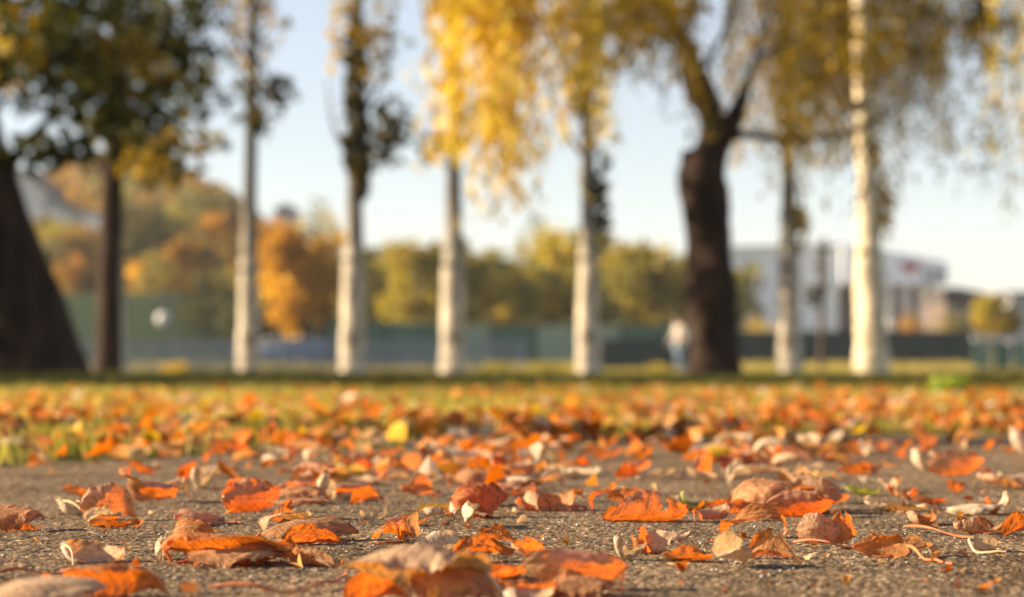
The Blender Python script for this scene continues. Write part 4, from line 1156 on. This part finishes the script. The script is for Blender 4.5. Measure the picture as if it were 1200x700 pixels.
# -- trees of the background
def bg_tree(label, px, ytop, ybot, wpx, Z, cols, n=3000, name='background_tree', group='trees beyond the park', spiky=False, size=None):
    x = (px - 600) * Z / FPX; z0 = float(ground_h(x, Z)); base = (x, Z, z0 - 0.1)
    t = empty(name, base); tag(t, label, 'tree', group)
    zt = CAM_H + (HOR - ytop) * Z / FPX; zb = CAM_H + (HOR - ybot) * Z / FPX; zb = max(zb, z0)
    hw = wpx * 1.3 * Z / FPX / 2
    sd = int(px * 7 + ytop)
    limb([(x, Z, z0 - 0.1, hw * 0.12), (x + hw * 0.05, Z, (z0 + zt) / 2, hw * 0.08), (x, Z, zt - (zt - zb) * 0.15, hw * 0.02)], base, 10, 8, 0.1, 'trunk', BROWNBARK, t, sd)
    rs = np.random.default_rng(sd)
    # lobes: bushy clumps of unequal size round the crown
    k = 22; L = []
    for q in range(k):
        a = rs.uniform(0, 6.28); h = rs.uniform(0.0, 0.92)
        rr = math.sqrt(max(0.05, 1 - (2 * h - 0.95) ** 2)) * rs.uniform(0.3, 0.95)
        L.append((x + math.cos(a) * rr * hw, Z + math.sin(a) * rr * hw, zb + (zt - zb) * h * 0.93, rs.uniform(0.30, 0.50) * hw * (0.6 if spiky else 1)))
    L = np.array(L); idx = rs.integers(0, k, n)
    q = rs.normal(size=(n, 3)); q /= np.linalg.norm(q, axis=1)[:, None]; q *= rs.random((n, 1)) ** 0.4 * rs.choice([1, 1, 1.35], (n, 1))
    cen = L[idx, :3] + q * L[idx, 3:4] * np.array([1, 1, 0.85 if not spiky else 1.8])
    cen[:, 2] = np.maximum(cen[:, 2], z0 + 0.1)
    tone = pick(cols, k, 0.35)[idx] * (0.8 + 0.4 * rs.random((n, 1)))
    s = size or max(0.22, hw * 0.14)
    crown('crown', [(cen, s * (0.7 + 0.7 * rs.random(n)), np.clip(tone, 0, 1), 0.1, 0.8)], base, t)
ORG = [(0.46, 0.26, 0.045), (0.58, 0.36, 0.06), (0.40, 0.19, 0.035)]
YG = [(0.34, 0.28, 0.07), (0.27, 0.24, 0.07), (0.40, 0.31, 0.08)]
BRN = [(0.36, 0.20, 0.05), (0.26, 0.17, 0.05), (0.44, 0.25, 0.05), (0.18, 0.13, 0.05)]
OLV = [(0.19, 0.175, 0.06), (0.24, 0.21, 0.07), (0.15, 0.14, 0.05)]
DKG = [(0.08, 0.085, 0.04), (0.10, 0.10, 0.045)]
for a in [
    ('yellow green tree between the leaning tree and the narrow dark tree', 62, 252, 330, 70, 240, YG),
    ('golden brown tree touching the narrow dark tree from the left', 100, 270, 335, 60, 225, BRN),
    ('tall olive tree on the slope just right of the narrow dark tree', 168, 225, 345, 80, 235, OLV),
    ('small bright orange tree low on the slope left of the first poplar', 178, 300, 348, 44, 200, ORG),
    ('golden brown slender tree on the slope left of the first poplar', 212, 275, 350, 56, 195, BRN),
    ('dark olive tree behind the golden brown slender tree', 236, 225, 352, 84, 240, OLV),
    ('brownish orange tree right behind the first poplar', 272, 232, 345, 66, 225, BRN),
    ('big vivid orange tree between the first two poplars', 356, 248, 378, 94, 128, ORG),
    ('dark green shrubby tree at the left foot of the big orange tree', 316, 312, 388, 56, 135, DKG),
    ('dark olive tree right of the second poplar', 442, 285, 385, 66, 150, OLV),
    ('yellow olive tree between the second and third poplars', 492, 276, 385, 80, 145, YG),
    ('dim tree partly behind the third poplar', 545, 290, 390, 60, 160, OLV),
    ('yellow tree right of the third poplar', 585, 288, 385, 74, 145, YG),
    ('broad olive tree left of the middle poplar', 645, 266, 390, 104, 150, YG),
    ('dark rounded tree close behind the middle poplar', 690, 272, 392, 60, 165, OLV),
    ('yellow green rounded tree between the middle poplar and the willow trunk', 752, 286, 388, 92, 145, YG),
    ('low olive tree touching the willow trunk from the left', 800, 312, 392, 60, 150, OLV),
    ('yellow bushy tree near the right edge before the low dark building', 1166, 346, 392, 46, 120, YG),
]:
    bg_tree(*a)
bg_tree('spiky top of a slender tree behind the broad olive one', 628, 240, 330, 34, 200, OLV, 500, spiky=True)
bg_tree('spiky slender tree above the big orange tree', 368, 232, 300, 60, 230, YG, 600, spiky=True)

def shrub(label, px, ytop, wpx, Z, cols, n=500, group='shrubs in the far meadow', leaf=None):
    x = (px - 600) * Z / FPX; z0 = float(ground_h(x, Z)); base = (x, Z, z0)
    t = empty('shrub', base); tag(t, label, 'shrub', group)
    hw = wpx * Z / FPX / 2; h = CAM_H + (HOR - ytop) * Z / FPX - z0
    mb = MB()
    for k in range(6):
        a = k * 1.05; mb.tube([(0, 0, 0), (math.cos(a) * hw * .3, math.sin(a) * hw * .3, h * .5), (math.cos(a) * hw * .55, math.sin(a) * hw * .5, h * .85)], [hw * .03, hw * .02, hw * .01], 5)
    mb.build('stem', BROWNBARK, t)
    q = rng.normal(size=(n, 3)); q /= np.linalg.norm(q, axis=1)[:, None]; q *= rng.random((n, 1)) ** 0.5
    cen = np.array(base) + np.array([0, 0, h * 0.5]) + q * np.array([hw, hw, h * 0.5]) * (0.8 + 0.4 * rng.random((n, 1)))
    cen[:, 2] = np.maximum(cen[:, 2], z0 + 0.01)
    crown('crown', [(cen, (leaf or hw * 0.2) * (0.7 + 0.7 * rng.random(n)), pick(cols, n, 0.3), -0.2, 0.5)], base, t)
for a in [('ochre shrub row piece left of the thick poplar, before the hall', 885, 366, 34, 128, GOLD),
          ('orange dry shrub right of the thick poplar', 1068, 364, 44, 128, ORG),
          ('yellow shrub beside the orange dry shrub', 1112, 362, 46, 126, YG),
          ('tan dry shrub under the hall, left', 905, 378, 40, 127, GOLD),
          ('low dry yellow bush at the fence, left part', 205, 424, 34, 84, GOLD),
          ('low dry yellow bush right of the third poplar', 585, 424, 44, 80, YG),
          ('yellow bush left of the middle poplar', 640, 425, 50, 78, YG),
          ('yellow bush right of the middle poplar', 770, 426, 40, 78, YG)]:
    shrub(*a)
shrub('fresh light green weed standing in the leaves at right', 1114, 443, 56, 9.5, [(0.30, 0.36, 0.05), (0.36, 0.40, 0.07), (0.22, 0.30, 0.05)], 420, 'green weeds at the meadow edge', 0.030)
shrub('dull green weed right of the light green one', 1152, 456, 56, 10.5, [(0.13, 0.15, 0.04), (0.18, 0.19, 0.05)], 380, 'green weeds at the meadow edge', 0.03)
shrub('dull green weed cut by the right edge of the frame', 1196, 452, 50, 10, [(0.16, 0.17, 0.05), (0.24, 0.22, 0.07)], 380, 'green weeds at the meadow edge', 0.03)

for lab, px_, yt, w_, Z_ in (('dark shrub on the slope right of the globe lamp', 238, 350, 60, 150), ('dark shrub touching the first poplar from the left', 272, 354, 46, 142),
                             ('dark shrub right of the second poplar, over the dark green hoarding', 455, 370, 60, 118), ('dark shrub left of the third poplar, over the hoarding', 505, 373, 44, 116),
                             ('dark shrub right of the third poplar, over the pale hoarding', 568, 371, 56, 118), ('dark shrub halfway between third and middle poplars', 622, 373, 60, 117),
                             ('dark shrub left of the middle poplar, over the pale hoarding', 668, 371, 46, 119), ('dark shrub right of the middle poplar, over the pale hoarding', 728, 372, 60, 118),
                             ('dark shrub nearest the walking person, behind the hoarding', 782, 374, 48, 117)):
    shrub(lab, px_, yt, w_, Z_, DKG, 700, 'dark shrubs behind the hoarding')

# wood on the far hill
n = 26000
q = rng.random((n, 2)); X = -150 + 150 * q[:, 0]; Y = 300 + 200 * q[:, 1]
Zg = ground_h(X, Y)
tone = fbm(X / 9, Y / 25, 55, 3)
cen = np.stack([X, Y, Zg + rng.random(n) * (2.5 + 3 * (tone + 0.5))], 1)
cols = np.where((tone > 0.1)[:, None], pick(BRN, n, .4), pick(OLV, n, .4))
v, f, tt = cards(cen, 1.1 + rng.random(n), cols, 0, 0.8)
n = 22000
q = rng.random((n, 2)); X2 = -30 + 50 * q[:, 0]; Y2 = 190 + 30 * q[:, 1]
top = 8.6 + 3.2 * fbm(X2 / 4, Y2 * 0 + 1, 57, 4)
cen2 = np.stack([X2, Y2, 0.3 + rng.random(n) * top], 1)
v2, f2, tt2 = cards(cen2, 0.5 + 0.5 * rng.random(n), pick(OLV, n, .4), 0, 0.8)
tag(obj('treeline', mesh_np('treeline', v2, f2, tint=tt2, smooth_=False), TINT), 'continuous olive treeline behind the separate background trees', 'woods', kind='stuff')
tag(obj('woods', mesh_np('woods', v, f, tint=tt, smooth_=False), TINT), 'mixed olive and orange wood covering the far hill', 'woods', kind='stuff')

# ------------------------------------------------------------------ fences, buildings, cars, person
M_RAIL = simple_mat('grey_blue_paint', (0.25, 0.28, 0.34), 0.5, 0.1, 2)
M_GREEN = simple_mat('green_hoarding_paint', (0.09, 0.16, 0.12), 0.6, 0.2, 0.8)
M_PGREEN = simple_mat('pale_green_paint', (0.26, 0.33, 0.25), 0.6, 0.2, 0.8)
M_SLATE = simple_mat('slate_green_paint', (0.045, 0.06, 0.055), 0.6, 0.2, 0.8)
M_WHITE = simple_mat('white_cladding', (0.80, 0.84, 0.90), 0.5, 0.05, 0.1)
M_OFFW = simple_mat('off_white', (0.72, 0.68, 0.64), 0.6, 0.06, 0.4)
M_LILAC = simple_mat('pale_plaster', (0.52, 0.50, 0.52), 0.7, 0.06, 0.3)
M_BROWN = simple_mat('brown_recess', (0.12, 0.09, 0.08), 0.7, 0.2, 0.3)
M_ROOF = simple_mat('dark_roof', (0.06, 0.055, 0.055), 0.7, 0.2, 0.3)
M_RED = simple_mat('red_sign', (0.42, 0.14, 0.16), 0.4, 0.05, 1)
M_TERRA = simple_mat('terracotta', (0.42, 0.18, 0.11), 0.7, 0.15, 0.6)
M_GLASS = simple_mat('window_glass', (0.10, 0.14, 0.18), 0.1, 0.1, 0.4, spec=0.8)
M_TYRE = simple_mat('tyre_rubber', (0.02, 0.02, 0.02), 0.8, 0.1, 5)
M_RIM = simple_mat('wheel_rim', (0.5, 0.5, 0.52), 0.3, 0.05, 5, metallic=0.8)
M_CARW = simple_mat('white_car_paint', (0.75, 0.76, 0.78), 0.25, 0.03, 1, spec=0.6)
M_CARB = simple_mat('blue_car_paint', (0.10, 0.18, 0.32), 0.25, 0.05, 1, spec=0.6)
M_CART = simple_mat('tan_car_paint', (0.50, 0.26, 0.17), 0.3, 0.05, 1, spec=0.6)

def fence():
    Z = 86; x0 = (70 - 600) * Z / FPX; x1 = (618 - 600) * Z / FPX; z0 = float(ground_h(-8, Z)) - 0.02
    zt = CAM_H + (HOR - 399) * Z / FPX
    t = empty('picket_fence', ((x0 + x1) / 2, Z, z0)); tag(t, 'low grey blue metal picket fence behind the left trees', 'fence')
    L = (x1 - x0) / 2; h = zt - z0
    for zz in (0.12 * h, 0.93 * h):
        MB().box(-L, L, -0.02, 0.02, zz, zz + 0.05).build('rail', M_RAIL, t)
    k = 0; x = -L
    post = None
    while x <= L + 0.01:
        if post is None: post = MB().box(-0.04, 0.04, -0.05, 0.05, 0, h + 0.06).build('post', M_RAIL, t)
        else: post = post.copy(); C.objects.link(post)
        post.location = (x, 0, 0); x += 2.06
    m = MB(); x = -L + 0.08
    while x < L:
        m.box(x - 0.022, x + 0.022, -0.045, -0.0225, 0.03, h); x += 0.105
    p = m.build('picket', M_RAIL, t); p['kind'] = 'stuff'
fence()

def panel_wall(name, label, px0, px1, ytop, ybot, Z, mats, pw=2.4, cap=None):
    x0 = (px0 - 600) * Z / FPX; x1 = (px1 - 600) * Z / FPX
    z0 = min(float(ground_h((x0 + x1) / 2, Z)), CAM_H + (HOR - ybot) * Z / FPX) - 0.03; h = CAM_H + (HOR - ytop) * Z / FPX - z0
    t = empty(name, (x0, Z, z0)); tag(t, label, 'fence')
    n = max(1, round((x1 - x0) / pw)); w = (x1 - x0) / n
    cache = {}
    post = MB().box(-0.06, 0.06, -0.06, 0.06, 0, h + 0.05).build('post', M_SLATE, t)
    for i in range(n):
        mt = mats[i % len(mats)]
        if mt.name not in cache:
            m = MB(); m.box(0.065, w - 0.065, -0.03, 0.03, 0.05, h)
            for q in range(5):
                xx = 0.2 + q * (w - 0.5) / 4; m.box(xx, xx + 0.1, -0.055, -0.03, 0.1, h - 0.05)
            cache[mt.name] = p = m.build('panel', mt, t)
        else:
            p = cache[mt.name].copy(); C.objects.link(p)
        p.location = (i * w, 0, 0)
        if i: q = post.copy(); C.objects.link(q); q.location = (i * w, 0, 0)
    q = post.copy(); C.objects.link(q); q.location = (n * w, 0, 0)
    if cap: MB().box(-0.1, n * w + 0.1, -0.1, 0.1, h + 0.055, h + 0.155).build('cap', cap, t)
panel_wall('panel_fence', 'dark green site hoarding between the second and third poplars', 384, 520, 379, 418, 104, [M_GREEN, M_GREEN, M_SLATE])
panel_wall('panel_fence', 'pale green hoarding from the third poplar to the willow trunk', 526, 830, 382, 418, 106, [M_PGREEN, M_GREEN, M_PGREEN, M_PGREEN, M_GREEN], 1.9)
panel_wall('panel_fence', 'long dark slate hoarding below the white hall', 862, 1140, 388, 428, 110, [M_SLATE], 2.6)
panel_wall('panel_fence', 'dark low boards behind the middle poplar', 700, 830, 398, 430, 92, [M_SLATE], 2.4)

def railing():
    Z = 70; x0 = (1142 - 600) * Z / FPX; x1 = (1240 - 600) * Z / FPX
    xm = (x0 + x1) / 2; z0 = float(ground_h(xm, Z)); h = CAM_H + (HOR - 393) * Z / FPX - z0
    t = empty('railing', (x0, Z, z0)); tag(t, 'pale topped green railing at the right edge', 'railing')
    w = x1 - x0
    MB().box(-0.05, w, -0.08, 0.08, h - 0.16, h).build('top_rail', M_LILAC, t)
    MB().box(0.1, w, -0.03, 0.03, 0.15, 0.24).build('bottom_rail', M_PGREEN, t)
    post = None
    for i in range(5):
        if post is None: post = MB().box(-0.10, 0.10, -0.06, 0.06, 0, h - 0.162).build('post', M_GREEN, t)
        else: post = post.copy(); C.objects.link(post)
        post.location = (0.1 + i * 0.58, 0, 0)
    for i in range(4):
        p = MB().box(0.205, 0.475, -0.02, 0.02, 0.26, h - 0.20).build('panel', M_GREEN if i % 2 else M_PGREEN, t); p.location = (i * 0.58, 0, 0)
railing()

def hall():
    Z = 300
    X = lambda px: (px - 600) * Z / FPX
    H_ = lambda py: CAM_H + (HOR - py) * Z / FPX
    base = (X(980), Z, 0.2); t = empty('exhibition_hall', base)
    tag(t, 'large white hall with a sloping roofline and a red mark, behind the right trees', 'building')
    def P(px, py): return (X(px) - base[0], H_(py) - base[2])
    # main volume
    MB().prism([P(826, 420), P(982, 420), P(982, 289), P(862, 291), P(826, 293)], 0, 40).build('wall', M_WHITE, t)
    MB().prism([P(983, 334), P(1106, 334), P(1106, 311), P(1050, 299), P(983, 289)], -3, 38).build('upper_wall', M_WHITE, t)
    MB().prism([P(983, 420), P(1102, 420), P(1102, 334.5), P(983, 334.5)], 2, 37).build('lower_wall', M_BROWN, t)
    MB().prism([P(824, 292), P(983, 287.5), P(1050, 297.5), P(1110, 309.5), P(1110, 308), P(1050, 296), P(983, 286), P(824, 290.5)], -1, 41).build('roof', M_WHITE, t)
    col = None
    for px in (1040, 1058, 1076, 1092):
        x, _ = P(px, 400)
        if col is None: col = MB().box(-0.35, 0.35, -2.6, -1.9, 0, H_(334.6) - base[2]).build('column', M_OFFW, t)
        else: col = col.copy(); C.objects.link(col)
        col.location.x = x
    win = None
    for px in (1012, 1030, 1080, 1090, 1099):
        for (ya, yb) in ((318, 330),):
            x, _ = P(px, 400)
            if win is None: win = MB().box(-0.42, 0.42, -3.06, -3.003, H_(yb) - base[2], H_(ya) - base[2]).build('window', M_GLASS, t)
            else: win = win.copy(); C.objects.link(win)
            win.location.x = x
    for i in range(9):
        x, _ = P(870 + i * 12.5, 400)
        MB().box(x, x + 0.18, -0.12, -0.003, 0.3, H_(294) - base[2]).build('rib', M_LILAC, t)
    # red mark: two round lobes over a point, too blurred in the photograph to read
    m = MB(); x, z = P(1062, 314)
    pts = []
    for k in range(24):
        a = k / 24 * 2 * math.pi
        pts.append((x + 1.25 * math.sin(a) ** 3, z + 1.0 * (0.81 * math.cos(a) - 0.31 * math.cos(2*a) - 0.12 * math.cos(3*a))))
    m.prism(pts, -3.2, -3.003); m.build('sign', M_RED, t)
hall()

def low_building():
    Z = 260; X = lambda px: (px - 600) * Z / FPX; H_ = lambda py: CAM_H + (HOR - py) * Z / FPX
    base = (X(1135), Z, 0.2); t = empty('low_building', base); tag(t, 'low dark roofed building right of the white hall', 'building')
    P = lambda px, py: (X(px) - base[0], H_(py) - base[2])
    MB().prism([P(1108, 425), P(1176, 425), P(1176, 352), P(1108, 352)], 0, 14).build('wall', M_BROWN, t)
    MB().prism([P(1104, 352), P(1180, 352), P(1180, 350), P(1150, 343), P(1120, 337), P(1104, 338)], -1, 15).build('roof', M_ROOF, t)
    for px in (1118, 1134, 1150):
        x, _ = P(px, 0)
        w = MB().box(x - .5, x + .5, -0.06, -0.003, H_(372) - base[2], H_(360) - base[2]).build('window', M_GLASS, t)
low_building()

def block_right():
    Z = 280; X = lambda px: (px - 600) * Z / FPX; H_ = lambda py: CAM_H + (HOR - py) * Z / FPX
    base = (X(1215), Z, 0.2); t = empty('plaster_building', base); tag(t, 'pale plaster building cut by the right edge', 'building')
    P = lambda px, py: (X(px) - base[0], H_(py) - base[2])
    MB().prism([P(1184, 425), P(1250, 425), P(1250, 346), P(1184, 346)], 0, 12).build('wall', M_LILAC, t)
    MB().prism([P(1181, 345.7), P(1253, 345.7), P(1253, 342), P(1181, 342)], -.5, 12.5).build('roof', M_ROOF, t)
    for py in (356, 372):
        for px in (1192, 1206):
            x, z = P(px, py); MB().box(x - .45, x + .45, -0.06, -0.003, z - .5, z + .5).build('window', M_GLASS, t)
block_right()

def house_left():
    Z = 290; X = lambda px: (px - 600) * Z / FPX; H_ = lambda py: CAM_H + (HOR - py) * Z / FPX
    x = X(62); base = (x, Z, float(ground_h(x, Z)) - 1); t = empty('gable_house', base)
    tag(t, 'pale gabled house on the hill, seen right of the leaning tree', 'house')
    P = lambda px, py: (X(px) - base[0], H_(py) - base[2])
    MB().prism([P(18, 300), P(112, 300), P(112, 250), P(74, 246), P(34, 203), P(18, 203)], 0, 10).build('wall', M_OFFW, t)
    MB().prism([P(12, 203), P(12, 200), P(35, 200), P(76, 243), P(114, 247), P(114, 249.5), P(74, 245.8), P(34, 202.8)], -.8, 10.8).build('roof', M_ROOF, t)
    for px, py in ((56, 240), (90, 258)):
        xx, z = P(px, py); MB().box(xx - .5, xx + .5, -0.06, -0.003, z - .7, z + .7).build('window', M_GLASS, t)
house_left()

def hill_house():
    Z = 400; X = lambda px: (px - 600) * Z / FPX; H_ = lambda py: CAM_H + (HOR - py) * Z / FPX
    x = X(334); z0 = float(ground_h(x, Z)); base = (x, Z, z0 - 1); t = empty('hill_house', base)
    tag(t, 'small grey house on the hill shoulder above the big orange tree', 'house')
    P = lambda px, py: (X(px) - base[0], H_(py) - base[2])
    MB().prism([P(322, 275), P(348, 275), P(348, 247), P(322, 247)], 0, 6).build('wall', M_LILAC, t)
    MB().prism([P(319, 246.8), P(351, 246.8), P(335, 238)], -.5, 6.5).build('roof', M_ROOF, t)
    xx, z = P(330, 256); MB().box(xx - .5, xx + .5, -0.06, -0.003, z - .6, z + .6).build('window', M_GLASS, t)
hill_house()

def car(label, px, ybot, Z, paint, rz=0):
    x = (px - 600) * Z / FPX; z0 = CAM_H + (HOR - ybot) * Z / FPX
    t = empty('parked_car', (x, Z, z0), rz); tag(t, label, 'car', 'cars parked beyond the fence')
    side = [(-2.1, .35), (-2.15, .75), (-1.9, .92), (-1.25, .98), (-.75, 1.40), (.75, 1.45), (1.45, 1.02), (2.05, .92), (2.12, .4)]
    MB().prism([(a, b - .12) for a, b in side], -.82, .82).build('body', paint, t, bevel=0.08)
    MB().prism([(-1.08, .92), (-.68, 1.24), (-.02, 1.27), (-.02, .92)], -.835, .835).build('window', M_GLASS, t)
    MB().prism([(.05, .92), (.05, 1.27), (.7, 1.25), (1.2, .93)], -.835, .835).build('window', M_GLASS, t)
    wh = None
    for cx in (-1.3, 1.35):
        for cy in (-.78, .78):
            m = MB(); a = [(cx + .31 * math.cos(k / 16 * 6.283), .31 + .31 * math.sin(k / 16 * 6.283)) for k in range(16)]
            w = m.prism(a, cy - .1, cy + .1).build('wheel', M_TYRE, t)
            a = [(cx + .19 * math.cos(k / 12 * 6.283), .31 + .19 * math.sin(k / 12 * 6.283)) for k in range(12)]
            MB().prism(a, cy - .112, cy + .112).build('rim', M_RIM, w)
    MB().box(-2.17, -2.08, -.7, -.45, .55, .68).build('headlight', M_OFFW, t)
    MB().box(-2.17, -2.08, .45, .7, .55, .68).build('headlight', M_OFFW, t)
def zcar(px, Z): return HOR - (float(ground_h((px - 600) * Z / FPX, Z)) - CAM_H) * FPX / Z
car('white car on the slope behind the golden brown slender tree', 226, zcar(226, 205), 205, M_CARW)
car('blue car parked by the foot of the big orange tree', 360, zcar(360, 122), 122, M_CARB)
car('white car parked between the first poplar and the blue car', 330, zcar(330, 132), 132, M_CARW)
car('tan car whose roof shows above the dark green hoarding', 445, zcar(445, 112), 112, M_CART)

# white globe lamp on the lawn slope
def globe():
    Z = 125; x = (191 - 600) * Z / FPX; z0 = float(ground_h(x, Z)); zc = CAM_H + (HOR - 374) * Z / FPX
    t = empty('globe_lamp', (x, Z, z0)); tag(t, 'white globe lamp standing on the lawn slope at left', 'lamp')
    MB().ball((0, 0, zc - z0), 0.37, 20).build('globe', simple_mat('white_globe', (0.6, 0.58, 0.57), 0.3, 0.02, 1), t, True)
    MB().tube([(0, 0, 0), (0, 0, zc - z0 - .4)], [0.06, 0.05], 10).build('post', M_ROOF, t, True)
    MB().tube([(0, 0, zc - z0 - .5), (0, 0, zc - z0 - .4)], [0.12, 0.16], 12).build('collar', M_ROOF, t, True)
globe()

# person walking, left of the willow trunk
def person():
    Z = 66; x = (797 - 600) * Z / FPX; z0 = float(ground_h(x, Z))
    M_SKIN = simple_mat('skin', (0.45, 0.28, 0.20), 0.5, 0.05, 4)
    M_JACKET = simple_mat('white_jacket', (0.46, 0.42, 0.37), 0.8, 0.08, 6)
    M_JEANS = simple_mat('blue_jeans', (0.16, 0.22, 0.29), 0.85, 0.12, 8)
    M_HAIR = simple_mat('dark_hair', (0.03, 0.022, 0.018), 0.6, 0.2, 20)
    M_SHOE = simple_mat('pale_shoe', (0.72, 0.68, 0.62), 0.6, 0.05, 10)
    V = [(0,0,.93),(0,.0,1.12),(.03,0,1.32),(.05,0,1.43),(.07,0,1.50),(.08,0,1.57),(.09,0,1.66),       # 0-6 spine to head
         (.0,.10,.90),(.10,.10,.50),(-.02,.10,.09),(.12,.11,.03),                                       # 7-10 far leg
         (-.0,-.10,.90),(-.06,-.10,.50),(-.32,-.10,.14),(-.20,-.10,.03),                                # 11-14 near leg
         (.03,.19,1.40),(-.08,.24,1.14),(.05,.22,.92),(.08,.22,.84),                                    # 15-18 arm
         (.03,-.19,1.40),(.10,-.24,1.14),(.26,-.22,.98),(.32,-.21,.92)]                                 # 19-22 arm
    E = [(0,1),(1,2),(2,3),(3,4),(4,5),(5,6),(0,7),(7,8),(8,9),(9,10),(0,11),(11,12),(12,13),(13,14),(2,15),(15,16),(16,17),(17,18),(2,19),(19,20),(20,21),(21,22)]
    RR = [.13,.12,.145,.07,.055,.09,.085,.10,.065,.045,.035,.10,.065,.045,.035,.06,.045,.032,.03,.06,.045,.032,.03]
    def skinned(name, idx, grow, mat, parent, trim=None):
        mp = {i: k for k, i in enumerate(idx)}
        m = bpy.data.meshes.new(name); m.from_pydata([V[i] for i in idx], [(mp[a], mp[b]) for a, b in E if a in mp and b in mp], []); m.update()
        o = obj(name, m, mat, parent)
        o.modifiers.new('skin', 'SKIN')
        for k, i in enumerate(idx):
            o.data.skin_vertices[0].data[k].radius = (RR[i] * grow, RR[i] * grow)
        o.data.skin_vertices[0].data[0].use_root = True
        s = o.modifiers.new('sub', 'SUBSURF'); s.levels = 2; s.render_levels = 2
        return o
    t = empty('person', (x, Z, z0)); t.rotation_euler.z = R(200)
    tag(t, 'person in a white jacket and blue jeans walking left of the willow trunk', 'person')
    b = skinned('body', list(range(23)), 1.0, M_SKIN, t)
    skinned('jacket', [1, 2, 3, 15, 16, 17, 19, 20, 21], 1.16, M_JACKET, t)
    skinned('trousers', [0, 7, 8, 9, 11, 12, 13], 1.25, M_JEANS, t)
    MB().ball((.075, 0, 1.665), .115, 16, 1.0, 1.05).build('hair', M_HAIR, t, True)
    for i, (a, c, z) in enumerate(((.06, .105, .0), (-.26, -.10, .02))):
        MB().prism([(a - .10, z), (a + .18, z), (a + .18, z + .05), (a + .06, z + .11), (a - .08, z + .12), (a - .11, z + .05)], c - .05, c + .05).build('shoe', M_SHOE, t, bevel=0.02)
    MB().box(.17, .21, -.03, .03, 1.60, 1.64).build('nose', M_SKIN, t)
person()

hz = MB().box(-3100, 3100, -320, 3100, -4, 60).build('haze', None)
hm, nt, out = mat_new('haze_air')
pv = N(nt, 'ShaderNodeVolumePrincipled', Density=0.0002); pv.inputs['Color'].default_value = (0.97, 0.98, 1.0, 1); pv.inputs['Anisotropy'].default_value = 0.3
nt.links.new(pv.outputs[0], out.inputs['Volume'])
hz.data.materials.clear(); hz.data.materials.append(hm)
tag(hz, 'thin pale haze in the air over the park', kind='stuff')
